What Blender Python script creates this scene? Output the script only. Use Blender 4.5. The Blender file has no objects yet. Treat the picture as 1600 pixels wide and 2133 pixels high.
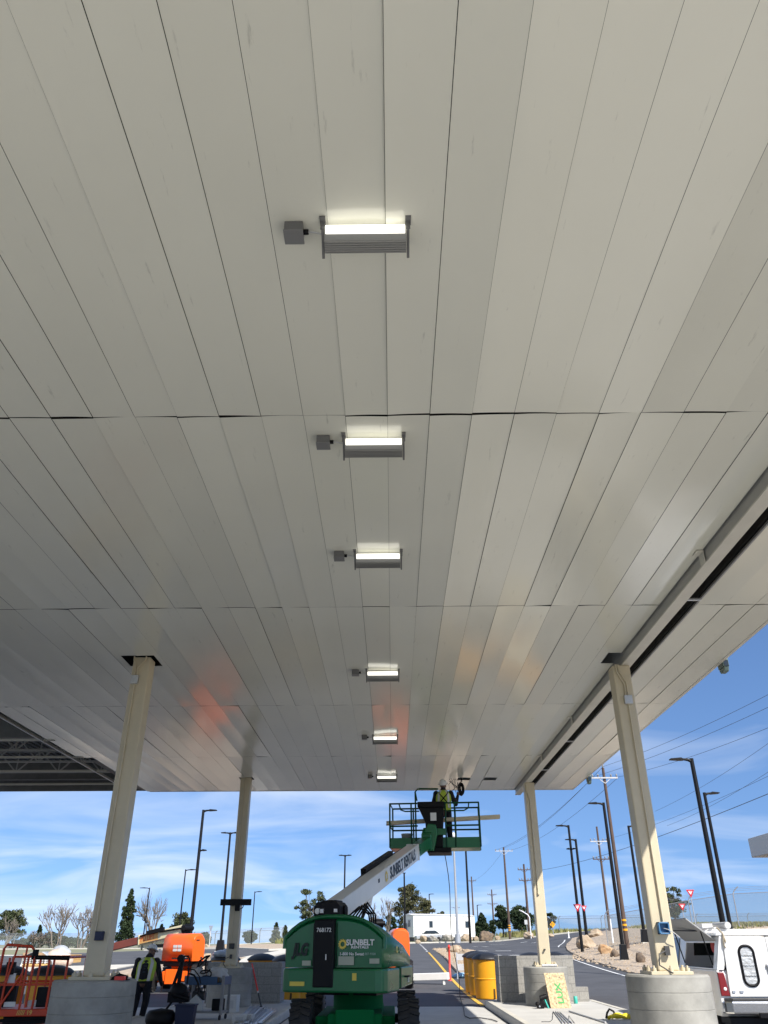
import bpy, bmesh, math, random
from mathutils import Vector, Matrix, Euler, noise
R = math.radians
C = bpy.context.scene.collection
random.seed(7)
V = Vector
# ------------------------------------------------------------------ camera model
F_PX = 1605.0; CAM = V((0, 0, 1.62)); PITCH = R(29.25); YAW = R(0.5); ROLL = R(-0.2)
CAMROT = (Matrix.Rotation(YAW, 3, 'Z') @ Matrix.Rotation(R(90) + PITCH, 3, 'X') @ Matrix.Rotation(ROLL, 3, 'Z'))
def ray(u, v): return CAMROT @ V(((u - 800) / F_PX, (1066.5 - v) / F_PX, -1))
def atY(u, v, Y):
    d = ray(u, v); return CAM + d * (Y / d.y)
def atZ(u, v, z):
    d = ray(u, v); return CAM + d * ((z - CAM.z) / d.z)
# ------------------------------------------------------------------ terrain
PROF = [(-500, 0), (32, 0), (42, .18), (57, .6), (70, .88), (90, 1.22), (120, 1.6), (150, 1.95), (200, 2.2), (400, 3.0), (3000, 3.0)]
def prof1(y):
    for (a, za), (b, zb) in zip(PROF, PROF[1:]):
        if y <= b: return za + (zb - za) * (y - a) / (b - a)
    return PROF[-1][1]
def sm(x, a, b):
    t = max(0, min(1, (x - a) / (b - a))); return t * t * (3 - 2 * t)
def g(x, y):
    p = (prof1(y - 4) + prof1(y) + prof1(y + 4) + prof1(y + 2) + prof1(y - 2)) / 5
    p *= .5 + .5 * sm(x, -42, -14)
    p += 1.9 * sm(x, 11.5, 27) * sm(y, 44, 62) * (1 - .5 * sm(y, 90, 140))
    return p
def atG(u, v, far=400):
    d = ray(u, v); t = 15.0 / d.y; st = .1
    while t * d.y < far:
        p = CAM + d * t
        if p.z < g(p.x, p.y): return V((p.x, p.y, g(p.x, p.y)))
        t += st
    p = CAM + d * (far / d.y); return V((p.x, p.y, g(p.x, p.y)))
# ------------------------------------------------------------------ materials
MATS = {}
def mat(name, col, rough=.6, metal=0, var=.0, vscale=3., bump=0., bscale=20., spec=.5, coat=0., col2=None, emit=None, estr=0., rvar=0., alpha=None, detail=6, stretch=None):
    if name in MATS: return MATS[name]
    m = bpy.data.materials.new(name); m.use_nodes = True; nt = m.node_tree; N = nt.nodes; L = nt.links
    b = N['Principled BSDF']; b.inputs['Roughness'].default_value = rough; b.inputs['Metallic'].default_value = metal
    b.inputs['Specular IOR Level'].default_value = spec; b.inputs['Coat Weight'].default_value = coat; b.inputs['Coat Roughness'].default_value = .12
    c = (*col, 1); b.inputs['Base Color'].default_value = c
    tc = N.new('ShaderNodeTexCoord'); src = tc.outputs['Object']
    if stretch:
        mp = N.new('ShaderNodeMapping'); mp.inputs['Scale'].default_value = stretch; L.new(src, mp.inputs[0]); src = mp.outputs[0]
    if var or col2 or rvar:
        n = N.new('ShaderNodeTexNoise'); n.inputs['Scale'].default_value = vscale; n.inputs['Detail'].default_value = detail; n.inputs['Roughness'].default_value = .62
        L.new(src, n.inputs['Vector'])
        r = N.new('ShaderNodeValToRGB'); r.color_ramp.elements[0].position = .33; r.color_ramp.elements[1].position = .67
        ca = tuple(max(0, x * (1 - var)) for x in col); cb = col2 if col2 else tuple(min(1, x * (1 + var)) for x in col)
        r.color_ramp.elements[0].color = (*ca, 1); r.color_ramp.elements[1].color = (*cb, 1)
        L.new(n.outputs['Fac'], r.inputs[0])
        if var or col2: L.new(r.outputs[0], b.inputs['Base Color'])
        if rvar:
            mr = N.new('ShaderNodeMapRange'); mr.inputs[3].default_value = rough - rvar; mr.inputs[4].default_value = rough + rvar
            mr.inputs[1].default_value = .3; mr.inputs[2].default_value = .7; L.new(n.outputs['Fac'], mr.inputs[0]); L.new(mr.outputs[0], b.inputs['Roughness'])
    if bump:
        n2 = N.new('ShaderNodeTexNoise'); n2.inputs['Scale'].default_value = bscale; n2.inputs['Detail'].default_value = 4; L.new(src, n2.inputs['Vector'])
        bp = N.new('ShaderNodeBump'); bp.inputs['Strength'].default_value = bump; bp.inputs['Distance'].default_value = .02
        L.new(n2.outputs['Fac'], bp.inputs['Height']); L.new(bp.outputs[0], b.inputs['Normal'])
    if emit: b.inputs['Emission Color'].default_value = (*emit, 1); b.inputs['Emission Strength'].default_value = estr
    if alpha is not None: b.inputs['Alpha'].default_value = alpha
    MATS[name] = m; return m
def brickmat(name, c1, c2, mortar, bw, bh, axis='xz'):
    m = bpy.data.materials.new(name); m.use_nodes = True; nt = m.node_tree; N = nt.nodes; L = nt.links; b = N['Principled BSDF']
    b.inputs['Roughness'].default_value = .9
    tc = N.new('ShaderNodeTexCoord'); sp = N.new('ShaderNodeSeparateXYZ'); cb = N.new('ShaderNodeCombineXYZ'); ad = N.new('ShaderNodeMath'); ad.operation = 'ADD'
    L.new(tc.outputs['Object'], sp.inputs[0]); L.new(sp.outputs[0], ad.inputs[0]); L.new(sp.outputs[1], ad.inputs[1]); L.new(ad.outputs[0], cb.inputs[0]); L.new(sp.outputs[2], cb.inputs[1])
    br = N.new('ShaderNodeTexBrick'); br.inputs['Scale'].default_value = 1; br.inputs['Brick Width'].default_value = bw; br.inputs['Row Height'].default_value = bh
    br.inputs['Mortar Size'].default_value = .008; br.inputs['Color1'].default_value = (*c1, 1); br.inputs['Color2'].default_value = (*c2, 1); br.inputs['Mortar'].default_value = (*mortar, 1)
    L.new(cb.outputs[0], br.inputs['Vector'])
    n = N.new('ShaderNodeTexNoise'); n.inputs['Scale'].default_value = 30; mx = N.new('ShaderNodeMixRGB'); mx.blend_type = 'MULTIPLY'; mx.inputs[0].default_value = .45
    L.new(tc.outputs['Object'], n.inputs['Vector']); L.new(br.outputs['Color'], mx.inputs[1]); L.new(n.outputs['Fac'], mx.inputs[2]); L.new(mx.outputs[0], b.inputs['Base Color'])
    bp = N.new('ShaderNodeBump'); bp.inputs['Strength'].default_value = .5; bp.inputs['Distance'].default_value = .01; L.new(br.outputs['Fac'], bp.inputs['Height']); bp.invert = True; L.new(bp.outputs[0], b.inputs['Normal'])
    return m
# ------------------------------------------------------------------ mesh builder
class MB:
    def __init__(s, M=None): s.v = []; s.f = []; s.s = []; s.M = M or Matrix.Identity(4)
    def add(s, vs, fs, smooth=False):
        o = len(s.v); s.v += [s.M @ V(p) for p in vs]; s.f += [tuple(i + o for i in f) for f in fs]; s.s += [smooth] * len(fs); return s
    def box(s, a, b, M=None):
        (x0, y0, z0), (x1, y1, z1) = a, b
        vs = [V(p) for p in [(x0, y0, z0), (x1, y0, z0), (x1, y1, z0), (x0, y1, z0), (x0, y0, z1), (x1, y0, z1), (x1, y1, z1), (x0, y1, z1)]]
        if M: vs = [M @ p for p in vs]
        return s.add(vs, [(0, 3, 2, 1), (4, 5, 6, 7), (0, 1, 5, 4), (1, 2, 6, 5), (2, 3, 7, 6), (3, 0, 4, 7)])
    def cb(s, c, sz, rz=0, ry=0, rx=0):
        M = Matrix.Translation(c) @ Euler((rx, ry, rz)).to_matrix().to_4x4(); h = V(sz) / 2
        return s.box(-h, h, M)
    def bar(s, p0, p1, w, h, up=(0, 0, 1)):
        p0 = V(p0); p1 = V(p1); d = (p1 - p0); L = d.length; d.normalize(); u = V(up)
        if abs(d.dot(u)) > .98: u = V((0, 1, 0))
        x = d.cross(u).normalized(); z = x.cross(d)
        vs = []
        for p in (p0, p1):
            for a, b in ((-1, -1), (1, -1), (1, 1), (-1, 1)): vs.append(p + x * a * w / 2 + z * b * h / 2)
        return s.add(vs, [(0, 1, 2, 3), (7, 6, 5, 4), (0, 4, 5, 1), (1, 5, 6, 2), (2, 6, 7, 3), (3, 7, 4, 0)])
    def cyl(s, p0, p1, r0, r1=None, n=12, caps=True):
        r1 = r0 if r1 is None else r1; p0 = V(p0); p1 = V(p1); d = (p1 - p0).normalized()
        u = V((0, 0, 1)) if abs(d.z) < .9 else V((1, 0, 0)); x = d.cross(u).normalized(); y = d.cross(x)
        vs = []
        for p, r in ((p0, r0), (p1, r1)):
            for i in range(n):
                a = 2 * math.pi * i / n; vs.append(p + x * math.cos(a) * r + y * math.sin(a) * r)
        s.add(vs, [(i, (i + 1) % n, n + (i + 1) % n, n + i) for i in range(n)], True)
        if caps: s.add(vs[:n], [tuple(range(n))]); s.add(vs[n:], [tuple(range(n))])
        return s
    def tube(s, pts, r, n=8, closed=False):
        pts = [V(p) for p in pts]; rr = r if isinstance(r, (list, tuple)) else [r] * len(pts)
        N_ = len(pts); vs = []; x = None
        for i, p in enumerate(pts):
            if closed: d = (pts[(i + 1) % N_] - pts[i - 1]).normalized()
            else: d = (pts[min(i + 1, N_ - 1)] - pts[max(i - 1, 0)]).normalized()
            if x is None:
                u = V((0, 0, 1)) if abs(d.z) < .9 else V((1, 0, 0)); x = d.cross(u).normalized()
            else:
                x = (x - d * x.dot(d)).normalized()
            y = d.cross(x)
            for k in range(n):
                a = 2 * math.pi * k / n; vs.append(p + (x * math.cos(a) + y * math.sin(a)) * rr[i])
        fs = []
        for i in range(N_ if closed else N_ - 1):
            j = (i + 1) % N_
            fs += [(i * n + k, i * n + (k + 1) % n, j * n + (k + 1) % n, j * n + k) for k in range(n)]
        s.add(vs, fs, True)
        if not closed: s.add(vs[:n], [tuple(range(n))]); s.add(vs[-n:], [tuple(range(n))])
        return s
    def lathe(s, prof, c=(0, 0, 0), n=24, M=None, smooth=True):
        M = M or Matrix.Identity(4); vs = []; c = V(c)
        for r, z in prof:
            for i in range(n):
                a = 2 * math.pi * i / n; vs.append(c + (M @ V((r * math.cos(a), r * math.sin(a), z))))
        fs = [(j * n + i, j * n + (i + 1) % n, (j + 1) * n + (i + 1) % n, (j + 1) * n + i) for j in range(len(prof) - 1) for i in range(n)]
        s.add(vs, fs, smooth); s.add(vs[:n], [tuple(range(n))]); s.add(vs[-n:], [tuple(range(n))]); return s
    def prism(s, out, ax, d0, d1, M=None):
        n = len(out); vs = []
        for d in (d0, d1):
            for a, b in out:
                p = V({'x': (d, a, b), 'y': (a, d, b), 'z': (a, b, d)}[ax]); vs.append(M @ p if M else p)
        return s.add(vs, [tuple(range(n)), tuple(range(n, 2 * n))] + [(i, (i + 1) % n, n + (i + 1) % n, n + i) for i in range(n)])
    def ell(s, c, r, n=12, m=8, M=None):
        c = V(c); r = V((r, r, r)) if isinstance(r, (int, float)) else V(r); vs = []; M = M or Matrix.Identity(4)
        for j in range(1, m):
            t = math.pi * j / m
            for i in range(n):
                a = 2 * math.pi * i / n; vs.append(c + (M @ V((r.x * math.sin(t) * math.cos(a), r.y * math.sin(t) * math.sin(a), r.z * math.cos(t)))))
        top = c + (M @ V((0, 0, r.z))); bot = c + (M @ V((0, 0, -r.z))); k = len(vs); vs += [top, bot]
        fs = [(j * n + i, j * n + (i + 1) % n, (j + 1) * n + (i + 1) % n, (j + 1) * n + i) for j in range(m - 2) for i in range(n)]
        fs += [(k, (i + 1) % n, i) for i in range(n)] + [(k + 1, (m - 2) * n + i, (m - 2) * n + (i + 1) % n) for i in range(n)]
        return s.add(vs, fs, True)
    def loft(s, secs, smooth=True, caps=True):
        n = len(secs[0]); vs = [p for q in secs for p in q]
        s.add(vs, [(j * n + i, j * n + (i + 1) % n, (j + 1) * n + (i + 1) % n, (j + 1) * n + i) for j in range(len(secs) - 1) for i in range(n)], smooth)
        if caps: s.add(secs[0], [tuple(range(n))]); s.add(secs[-1], [tuple(range(n))])
        return s
    def cap(s, p0, p1, r0, r1, n=12):
        s.cyl(p0, p1, r0, r1, n); s.ell(p0, r0, n, 8); s.ell(p1, r1, n, 8); return s
    def build(s, name, m, parent=None, bevel=0, recalc=True, remesh=0, angle=True):
        me = bpy.data.meshes.new(name); me.from_pydata([tuple(p) for p in s.v], [], s.f); me.update()
        if recalc:
            bm = bmesh.new(); bm.from_mesh(me)
            sm_ = list(s.s)
            bmesh.ops.recalc_face_normals(bm, faces=bm.faces[:]); bm.to_mesh(me); bm.free()
        me.polygons.foreach_set('use_smooth', s.s)
        me.materials.append(m)
        o = bpy.data.objects.new(name, me); C.objects.link(o)
        if parent: o.parent = parent
        if bevel:
            b = o.modifiers.new('bevel', 'BEVEL'); b.width = bevel; b.segments = 2; b.limit_method = 'ANGLE'; b.angle_limit = R(35)
        if remesh:
            r = o.modifiers.new('remesh', 'REMESH'); r.mode = 'VOXEL'; r.voxel_size = remesh; r.use_smooth_shade = True
            q = o.modifiers.new('smooth', 'SMOOTH'); q.factor = .5; q.iterations = 3
        return o
def tag(o, label, cat, group=None, kind=None):
    if label: o['label'] = label
    if cat: o['category'] = cat
    if group: o['group'] = group
    if kind: o['kind'] = kind
    return o
def T(name, label, cat, loc=(0, 0, 0), rz=0, group=None):
    o = bpy.data.objects.new(name, None); C.objects.link(o); o.empty_display_size = .2; o.location = loc; o.rotation_euler = (0, 0, rz)
    return tag(o, label, cat, group)
def at(o, loc, rz=0): o.location = loc; o.rotation_euler = (0, 0, rz); return o
KIDS = {}
def kids(o): return [c for c in bpy.data.objects if c.parent == o]
def dup(root, loc, rz=None, label=None):
    def cp(o, par):
        c = o.copy(); C.objects.link(c)
        if par: c.parent = par
        for k in kids(o):
            if k is not c: cp(k, c)
        return c
    src = kids(root)
    r = root.copy(); C.objects.link(r); r.location = loc
    if rz is not None: r.rotation_euler = (0, 0, rz)
    if label: r['label'] = label
    for k in src: cp(k, r)
    return r
def text(name, s, size, m, parent, M, sx=1., off=0., align='CENTER', ext=.002, shear=0.):
    cu = bpy.data.curves.new(name, 'FONT'); cu.body = s; cu.size = size; cu.align_x = align; cu.align_y = 'CENTER'; cu.offset = off; cu.extrude = ext; cu.shear = shear; cu.resolution_u = 3
    o = bpy.data.objects.new(name, cu); C.objects.link(o)
    dg = bpy.context.evaluated_depsgraph_get(); me = bpy.data.meshes.new_from_object(o.evaluated_get(dg))
    bpy.data.objects.remove(o); bpy.data.curves.remove(cu)
    me.transform(M @ Matrix.Diagonal((sx, 1, 1, 1))); me.materials.clear(); me.materials.append(m)
    q = bpy.data.objects.new(name, me); C.objects.link(q); q.parent = parent; return q
def TM(pos, xdir, ydir):
    x = V(xdir).normalized(); y = V(ydir).normalized(); z = x.cross(y); M = Matrix((x, y, z)).transposed().to_4x4(); M.translation = V(pos); return M
# draped sheets
def drape(name, poly, off, m, step=2.5, skirt=0., kind='structure', hf=None):
    bm = bmesh.new(); vs = [bm.verts.new((x, y, 0)) for x, y in poly]; bm.faces.new(vs)
    bmesh.ops.triangulate(bm, faces=bm.faces[:])
    xs = [p[0] for p in poly]; ys = [p[1] for p in poly]
    for ax, lo, hi in ((0, min(xs), max(xs)), (1, min(ys), max(ys))):
        k = math.ceil(lo / step) * step
        while k < hi:
            no = V((1, 0, 0)) if ax == 0 else V((0, 1, 0))
            bmesh.ops.bisect_plane(bm, geom=bm.verts[:] + bm.edges[:] + bm.faces[:], plane_co=no * k, plane_no=no, dist=1e-4); k += step
    for v in bm.verts: v.co.z = g(v.co.x, v.co.y) + off + (hf(v.co.x, v.co.y) if hf else 0)
    if skirt:
        be = [e for e in bm.edges if e.is_boundary]
        r = bmesh.ops.extrude_edge_only(bm, edges=be)
        for v in r['geom']:
            if isinstance(v, bmesh.types.BMVert): v.co.z -= skirt
    bmesh.ops.recalc_face_normals(bm, faces=bm.faces[:])
    me = bpy.data.meshes.new(name); bm.to_mesh(me); bm.free(); me.materials.append(m)
    if sum(p.normal.z for p in me.polygons) < 0: me.flip_normals()
    o = bpy.data.objects.new(name, me); C.objects.link(o); o['kind'] = kind; return o
def dense(path, step=1.5):
    out = []
    for a, b in zip(path, path[1:]):
        a = V(a[:2]); b = V(b[:2]); n = max(1, int((b - a).length / step))
        out += [a.lerp(b, i / n) for i in range(n)]
    out.append(V(path[-1][:2])); return out
def smooth(path, it=2):
    for _ in range(it):
        q = [path[0]]
        for a, b in zip(path, path[1:]): q += [V(a) * .75 + V(b) * .25, V(a) * .25 + V(b) * .75]
        q.append(path[-1]); path = q
    return path
def ribbon(name, path, w, off, m, h=0., closed=False, kind='structure'):
    p = dense(path); vs = []; fs = []; n = len(p)
    for i in range(n):
        d = (p[min(i + 1, n - 1)] - p[max(i - 1, 0)]).normalized(); q = V((-d.y, d.x))
        for s_ in (1, -1):
            c = p[i] + q * w / 2 * s_; z = g(c.x, c.y) + off
            vs.append((c.x, c.y, z + h))
            if h: vs.append((c.x, c.y, z - .1))
    mb = MB(); k = 4 if h else 2
    for i in range(n - 1):
        a = i * k; b = a + k
        if h: fs += [(a, b, b + 2, a + 2), (a, a + 1, b + 1, b), (a + 2, b + 2, b + 3, a + 3)]
        else: fs.append((a, b, b + 1, a + 1))
    mb.add(vs, fs); o = mb.build(name, m); 
    if not h and sum(q.normal.z for q in o.data.polygons) < 0: o.data.flip_normals()
    o['kind'] = kind; return o
CLX, CLY, SKYTINT, CLOUD, SKYSTR, EXPO = 0.4, 0.9, (.84, .98, 1.17, 1), (7.4, 7.8, 8.4, 1), .092, .66
# ------------------------------------------------------------------ palette
M_panel = mat('ceiling_panel_paint', (.70, .68, .60), .16, spec=.95, bump=.012, bscale=1.1)
def panel_nodes():
    m = M_panel; nt = m.node_tree; N = nt.nodes; L = nt.links; b = N['Principled BSDF']
    tc = N.new('ShaderNodeTexCoord'); ge = N.new('ShaderNodeNewGeometry')
    mr = N.new('ShaderNodeMapRange'); mr.inputs[3].default_value = .96; mr.inputs[4].default_value = 1.02; L.new(ge.outputs['Random Per Island'], mr.inputs[0])
    mp = N.new('ShaderNodeMapping'); mp.inputs['Scale'].default_value = (9, 1.1, 1); L.new(tc.outputs['Object'], mp.inputs[0])
    n = N.new('ShaderNodeTexNoise'); n.inputs['Scale'].default_value = 1.6; n.inputs['Detail'].default_value = 8; n.inputs['Roughness'].default_value = .7; L.new(mp.outputs[0], n.inputs['Vector'])
    r = N.new('ShaderNodeMapRange'); r.inputs[1].default_value = .635; r.inputs[2].default_value = .72; r.inputs[3].default_value = 1; r.inputs[4].default_value = .74; L.new(n.outputs['Fac'], r.inputs[0])
    n2 = N.new('ShaderNodeTexNoise'); n2.inputs['Scale'].default_value = .8; n2.inputs['Detail'].default_value = 5; L.new(tc.outputs['Object'], n2.inputs['Vector'])
    r2 = N.new('ShaderNodeMapRange'); r2.inputs[3].default_value = .95; r2.inputs[4].default_value = 1.04; L.new(n2.outputs['Fac'], r2.inputs[0])
    a = N.new('ShaderNodeMath'); a.operation = 'MULTIPLY'; L.new(mr.outputs[0], a.inputs[0]); L.new(r.outputs[0], a.inputs[1])
    c = N.new('ShaderNodeMath'); c.operation = 'MULTIPLY'; L.new(a.outputs[0], c.inputs[0]); L.new(r2.outputs[0], c.inputs[1])
    mx = N.new('ShaderNodeVectorMath'); mx.operation = 'SCALE'; mx.inputs[0].default_value = (.775, .77, .675); L.new(c.outputs[0], mx.inputs['Scale']); L.new(mx.outputs[0], b.inputs['Base Color'])
panel_nodes()
M_dark = mat('cavity_dark', (.02, .02, .02), .9)  # near-black colour stands in for shade inside the ceiling cavity
M_cream = mat('cream_paint', (.57, .495, .35), .42, var=.05, vscale=2)
M_beam = mat('beam_grey', (.42, .41, .38), .5, var=.05)
M_beamw = mat('beam_flange', (.60, .58, .51), .45, var=.05)
M_frame = mat('primer_grey_steel', (.16, .16, .15), .6, var=.15)
M_galv = mat('galvanised', (.55, .56, .57), .38, .75, var=.1, vscale=8)
M_conc = mat('pedestal_concrete', (.295, .287, .26), .85, var=.22, vscale=2.2, bump=.12, bscale=40, detail=9)
M_apron = mat('apron_concrete', (.50, .485, .45), .85, var=.1, vscale=.9, bump=.1, bscale=60, detail=9)
M_kerb = mat('kerb_concrete', (.55, .52, .45), .85, var=.1, vscale=1.5)
M_asph = mat('asphalt', (.072, .073, .078), .88, var=.2, vscale=.5, bump=.25, bscale=90, detail=12)
M_grav = mat('gravel', (.40, .32, .235), .95, var=.45, vscale=6, bump=.8, bscale=14, detail=10)
M_earth = mat('dry_earth', (.30, .27, .20), .95, var=.25, vscale=.12, bump=.3, bscale=3, detail=9, col2=(.20, .22, .10))
M_white = mat('road_paint_white', (.72, .72, .70), .7, var=.1, vscale=5)
M_yel = mat('road_paint_yellow', (.70, .42, .06), .7, var=.18, vscale=5)
M_black = mat('black_rubber', (.013, .013, .014), .7)
M_blk = mat('black_paint', (.007, .007, .008), .5, spec=.2)
M_pole = mat('dark_bronze_pole', (.009, .009, .010), .5, spec=.2)
M_wood = mat('pole_wood', (.095, .062, .047), .9, var=.3, vscale=5, stretch=(4, 4, .4))
M_wire = mat('wire_grey', (.05, .055, .06), .6)
M_green = mat('lift_green', (.0, .115, .030), .34, vscale=1.6, coat=.25, col2=(.006, .14, .045), var=.001, rvar=.1, bump=.02, bscale=3)
M_rail = mat('rail_green_shaded', (.0, .055, .018), .45, spec=.3)  # darker copy of the lift green, basket shade put into the colour
M_orange = mat('lift_orange', (.86, .125, .01), .3, var=.03, vscale=2, coat=.4)
M_orange2 = mat('scissor_orange', (.62, .055, .01), .42, var=.08, vscale=3)
M_boomw = mat('boom_white', (.68, .68, .66), .32, var=.04, coat=.3)
M_creamb = mat('boom_cream', (.78, .70, .45), .35, var=.04, coat=.2)
M_maroon = mat('inner_boom_brown', (.23, .055, .035), .45, var=.1)
M_metal = mat('bright_steel', (.6, .6, .6), .3, .9, var=.05)
M_dgrey = mat('dark_grey', (.05, .05, .05), .55)
M_grey = mat('mid_grey', (.25, .25, .25), .55, var=.08)
M_lgrey = mat('light_grey', (.5, .5, .5), .55, var=.05)
M_barrel = mat('barrel_yellow', (.80, .36, .012), .42, var=.05, vscale=2)
M_lid = mat('barrel_lid', (.018, .019, .022), .5)
M_vest = mat('vest_lime', (.44, .58, .06), .8, var=.08, vscale=12)
M_vests = mat('vest_stripe', (.62, .62, .58), .4)
M_cloth = mat('dark_clothing', (.012, .012, .016), .9, var=.2, vscale=8)
M_denim = mat('dark_trousers', (.010, .011, .016), .9, var=.2, vscale=8)
M_skin = mat('skin', (.16, .085, .055), .55)
M_hat = mat('hard_hat_white', (.75, .75, .74), .3)
M_truck = mat('truck_white', (.76, .755, .74), .3, var=.05, vscale=1.3, coat=.5)
M_glass = mat('tinted_glass', (.012, .016, .016), .05, spec=.8)
M_red = mat('tail_red', (.18, .006, .008), .2, coat=.6)
M_redp = mat('red_plastic', (.70, .045, .03), .4)
M_chrome = mat('chrome', (.75, .75, .75), .12, 1.)
M_osb = mat('strand_board', (.50, .37, .215), .75, var=.5, vscale=16, detail=3, bump=.15, bscale=30, stretch=(1, 1, 2.4))
M_spray = mat('spray_green', (.03, .30, .06), .6)
M_teal = mat('teal_plastic', (.05, .42, .34), .4)
M_blue = mat('blue_box', (.05, .16, .32), .4)
M_navy = mat('navy_plastic', (.008, .014, .05), .5)
M_card = mat('cardboard', (.42, .27, .15), .8, var=.08)
M_cartn = mat('white_carton', (.62, .62, .60), .7, var=.04)
M_bag = mat('white_bag', (.5, .5, .5), .7, var=.1, bump=.5, bscale=12)
M_plastic = mat('clear_wrap', (.40, .42, .43), .2, var=.25, vscale=3, bump=.6, bscale=5)
M_ply = mat('crate_plywood', (.62, .38, .14), .75, var=.12, vscale=3)
M_trailer = mat('trailer_white', (.80, .80, .76), .5, var=.03)
M_signr = mat('sign_red', (.50, .012, .025), .4)
M_signw = mat('sign_white', (.8, .8, .8), .4)
M_signy = mat('sign_yellow', (.85, .38, .01), .4)
M_lamp = mat('lamp_lens_lit', (.9, .9, .85), .4, emit=(1, .97, .86), estr=1.15)
M_bark = mat('bark_pale', (.17, .145, .12), .9, var=.25, vscale=2)
M_barkd = mat('bark_dark', (.10, .08, .06), .9, var=.25, vscale=2)
def leafmat(n, a, b): return mat(n, a, .7, vscale=.45, col2=b, var=.001, detail=4, spec=.2)
M_leafE = leafmat('leaf_eucalyptus', (.030, .045, .018), (.105, .115, .055))
M_leafD = leafmat('leaf_dark_pine', (.016, .030, .014), (.05, .072, .03))
M_leafO = leafmat('leaf_olive', (.040, .050, .020), (.13, .12, .06))
M_grass = leafmat('leaf_grass', (.15, .17, .05), (.28, .25, .11))
M_mesh = mat('chain_link_mesh', (.32, .34, .32), .5, .4, alpha=.30)
M_cmu = brickmat('cmu_blocks', (.40, .385, .35), (.36, .345, .315), (.28, .27, .25), .405, .203)
def rockm(n, a, b): return mat(n, a, .95, col2=b, var=.001, vscale=2.2, bump=.6, bscale=6, detail=10)
M_rock = [rockm('rock_tan', (.30, .22, .14), (.46, .37, .27)), rockm('rock_grey', (.22, .20, .17), (.40, .37, .32)), rockm('rock_rust', (.36, .20, .09), (.50, .36, .22)), rockm('rock_dark', (.07, .055, .045), (.24, .17, .11))]
# ------------------------------------------------------------------ setting: ground
def terrain():
    xs = [-1500, -900, -500, -300, -200, -150, -110, -85] + [-70 + 2.5 * i for i in range(57)] + [75, 85, 110, 150, 200, 300, 500, 900, 1500]
    ys = [-300, -150, -80, -40, -20, 0, 15, 26] + [28 + 2.5 * i for i in range(56)] + [172, 180, 190, 205, 230, 260, 300, 350, 420, 600, 1000, 1800, 3000]
    nx = len(xs); vs = [(x, y, g(x, y) - (.03 if y > 26 else .012)) for y in ys for x in xs]
    fs = [(j * nx + i, j * nx + i + 1, (j + 1) * nx + i + 1, (j + 1) * nx + i) for j in range(len(ys) - 1) for i in range(nx - 1)]
    o = MB().add(vs, fs, True).build('ground', M_earth, recalc=False); o['kind'] = 'structure'
terrain()
edge = smooth([V(p) for p in [(17.5, 90), (16.6, 86), (14.8, 80), (12.9, 69.5), (11.75, 58), (11.25, 49.6), (11.0, 42.3), (10.75, 36.4), (10.8, 20), (10.8, -30)]], 1)
drape('asphalt_road', [(x + .7, y) for x, y in edge] + [(-70, -30), (-70, 75), (-40, 98), (-16, 94), (-11, 84), (-7, 90), (-4, 112), (1.9, 118), (9, 126), (17, 123.5), (40, 118), (40, 100), (24, 93)], .004, M_asph, 5, hf=lambda x, y: .0 if y < 26 else .012)
drape('gravel_verge', [(x + .75, y) for x, y in edge[1:]] + [(70, -30), (70, 88), (30, 92), (22, 90)], .10, M_grav, 2.5, .14)
MED = smooth([V(p) for p in [(3.3, 43.5), (3.25, 48), (3.55, 60), (3.75, 75), (4.4, 84), (6, 83), (6.3, 72), (5.4, 58), (4.3, 46), (3.3, 43.5)]], 1)
drape('gravel_median', [tuple(p) for p in MED[:-1]], .12, M_grav, 2, .14)
drape('dirt_island', [(-14, 43), (-14.5, 56), (-10.3, 62), (-9.0, 45)], .12, M_grav, 2.5, .2)
drape('dirt_verge', [(-26, 93), (-16.2, 89), (-11.4, 81), (-7, 88), (-5, 100), (-8, 112), (-30, 112)], .13, M_grav, 2.5, .2)
ribbon('kerb', [(-26, 92.6), (-16.2, 88.6), (-11.3, 80.4), (-6.8, 87.6), (-4.8, 100)], .5, .02, M_kerb, .14)
drape('pale_walk', [(-10.9, 55), (-9.6, 87), (-8.2, 87), (-9.1, 55)], .10, M_kerb, 2.5, .12)
ribbon('kerb', [(-3.5, 112.6), (1.9, 118.4), (9, 126.3), (17, 123.9), (40, 118.4)], .5, .02, M_kerb, .14)
ribbon('kerb', [(-90, 148), (-54, 152), (-38, 152), (-20, 150)], 6, .02, M_kerb, .05)
ribbon('kerb', [(-70, 86), (-38.4, 86.4), (-27, 70)], 1.6, .02, M_kerb, .12)
drape('pale_walk', [(-30, 42), (-30, 49), (-15.5, 54), (-15.5, 50)], .06, M_kerb, 2.5, .1)
ribbon('edge_line', edge, .13, .03, M_white)
ribbon('lane_line', [(2.6, 26.7), (2.62, 34), (2.66, 42), (2.75, 56), (2.9, 73)], .14, .03, M_yel)
for i in range(9):
    y = 76 + i * 4.6; ribbon('dash_line', [(2.9 + i * .06, y), (2.93 + i * .06, y + 2)], .16, .03, M_white)
for i in range(7):
    x = 8.2 + i * 1.15; y = 92 + i * .8; ribbon('dash_line', [(x, y), (x + .6, y + .4)], .6, .03, M_white)
for a, b in (((6.6, 77), (8.2, 77.2)), ((8.9, 77.2), (10.6, 77.4)), ((11.2, 77), (12.4, 77.4)), ((6.8, 66), (8.0, 66.6)), ((8.6, 66), (9.9, 66.4)), ((15, 104), (18, 104.5)), ((11, 105), (13.5, 105.5))):
    ribbon('yield_line', [a, b], .55, .03, M_white)
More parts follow.
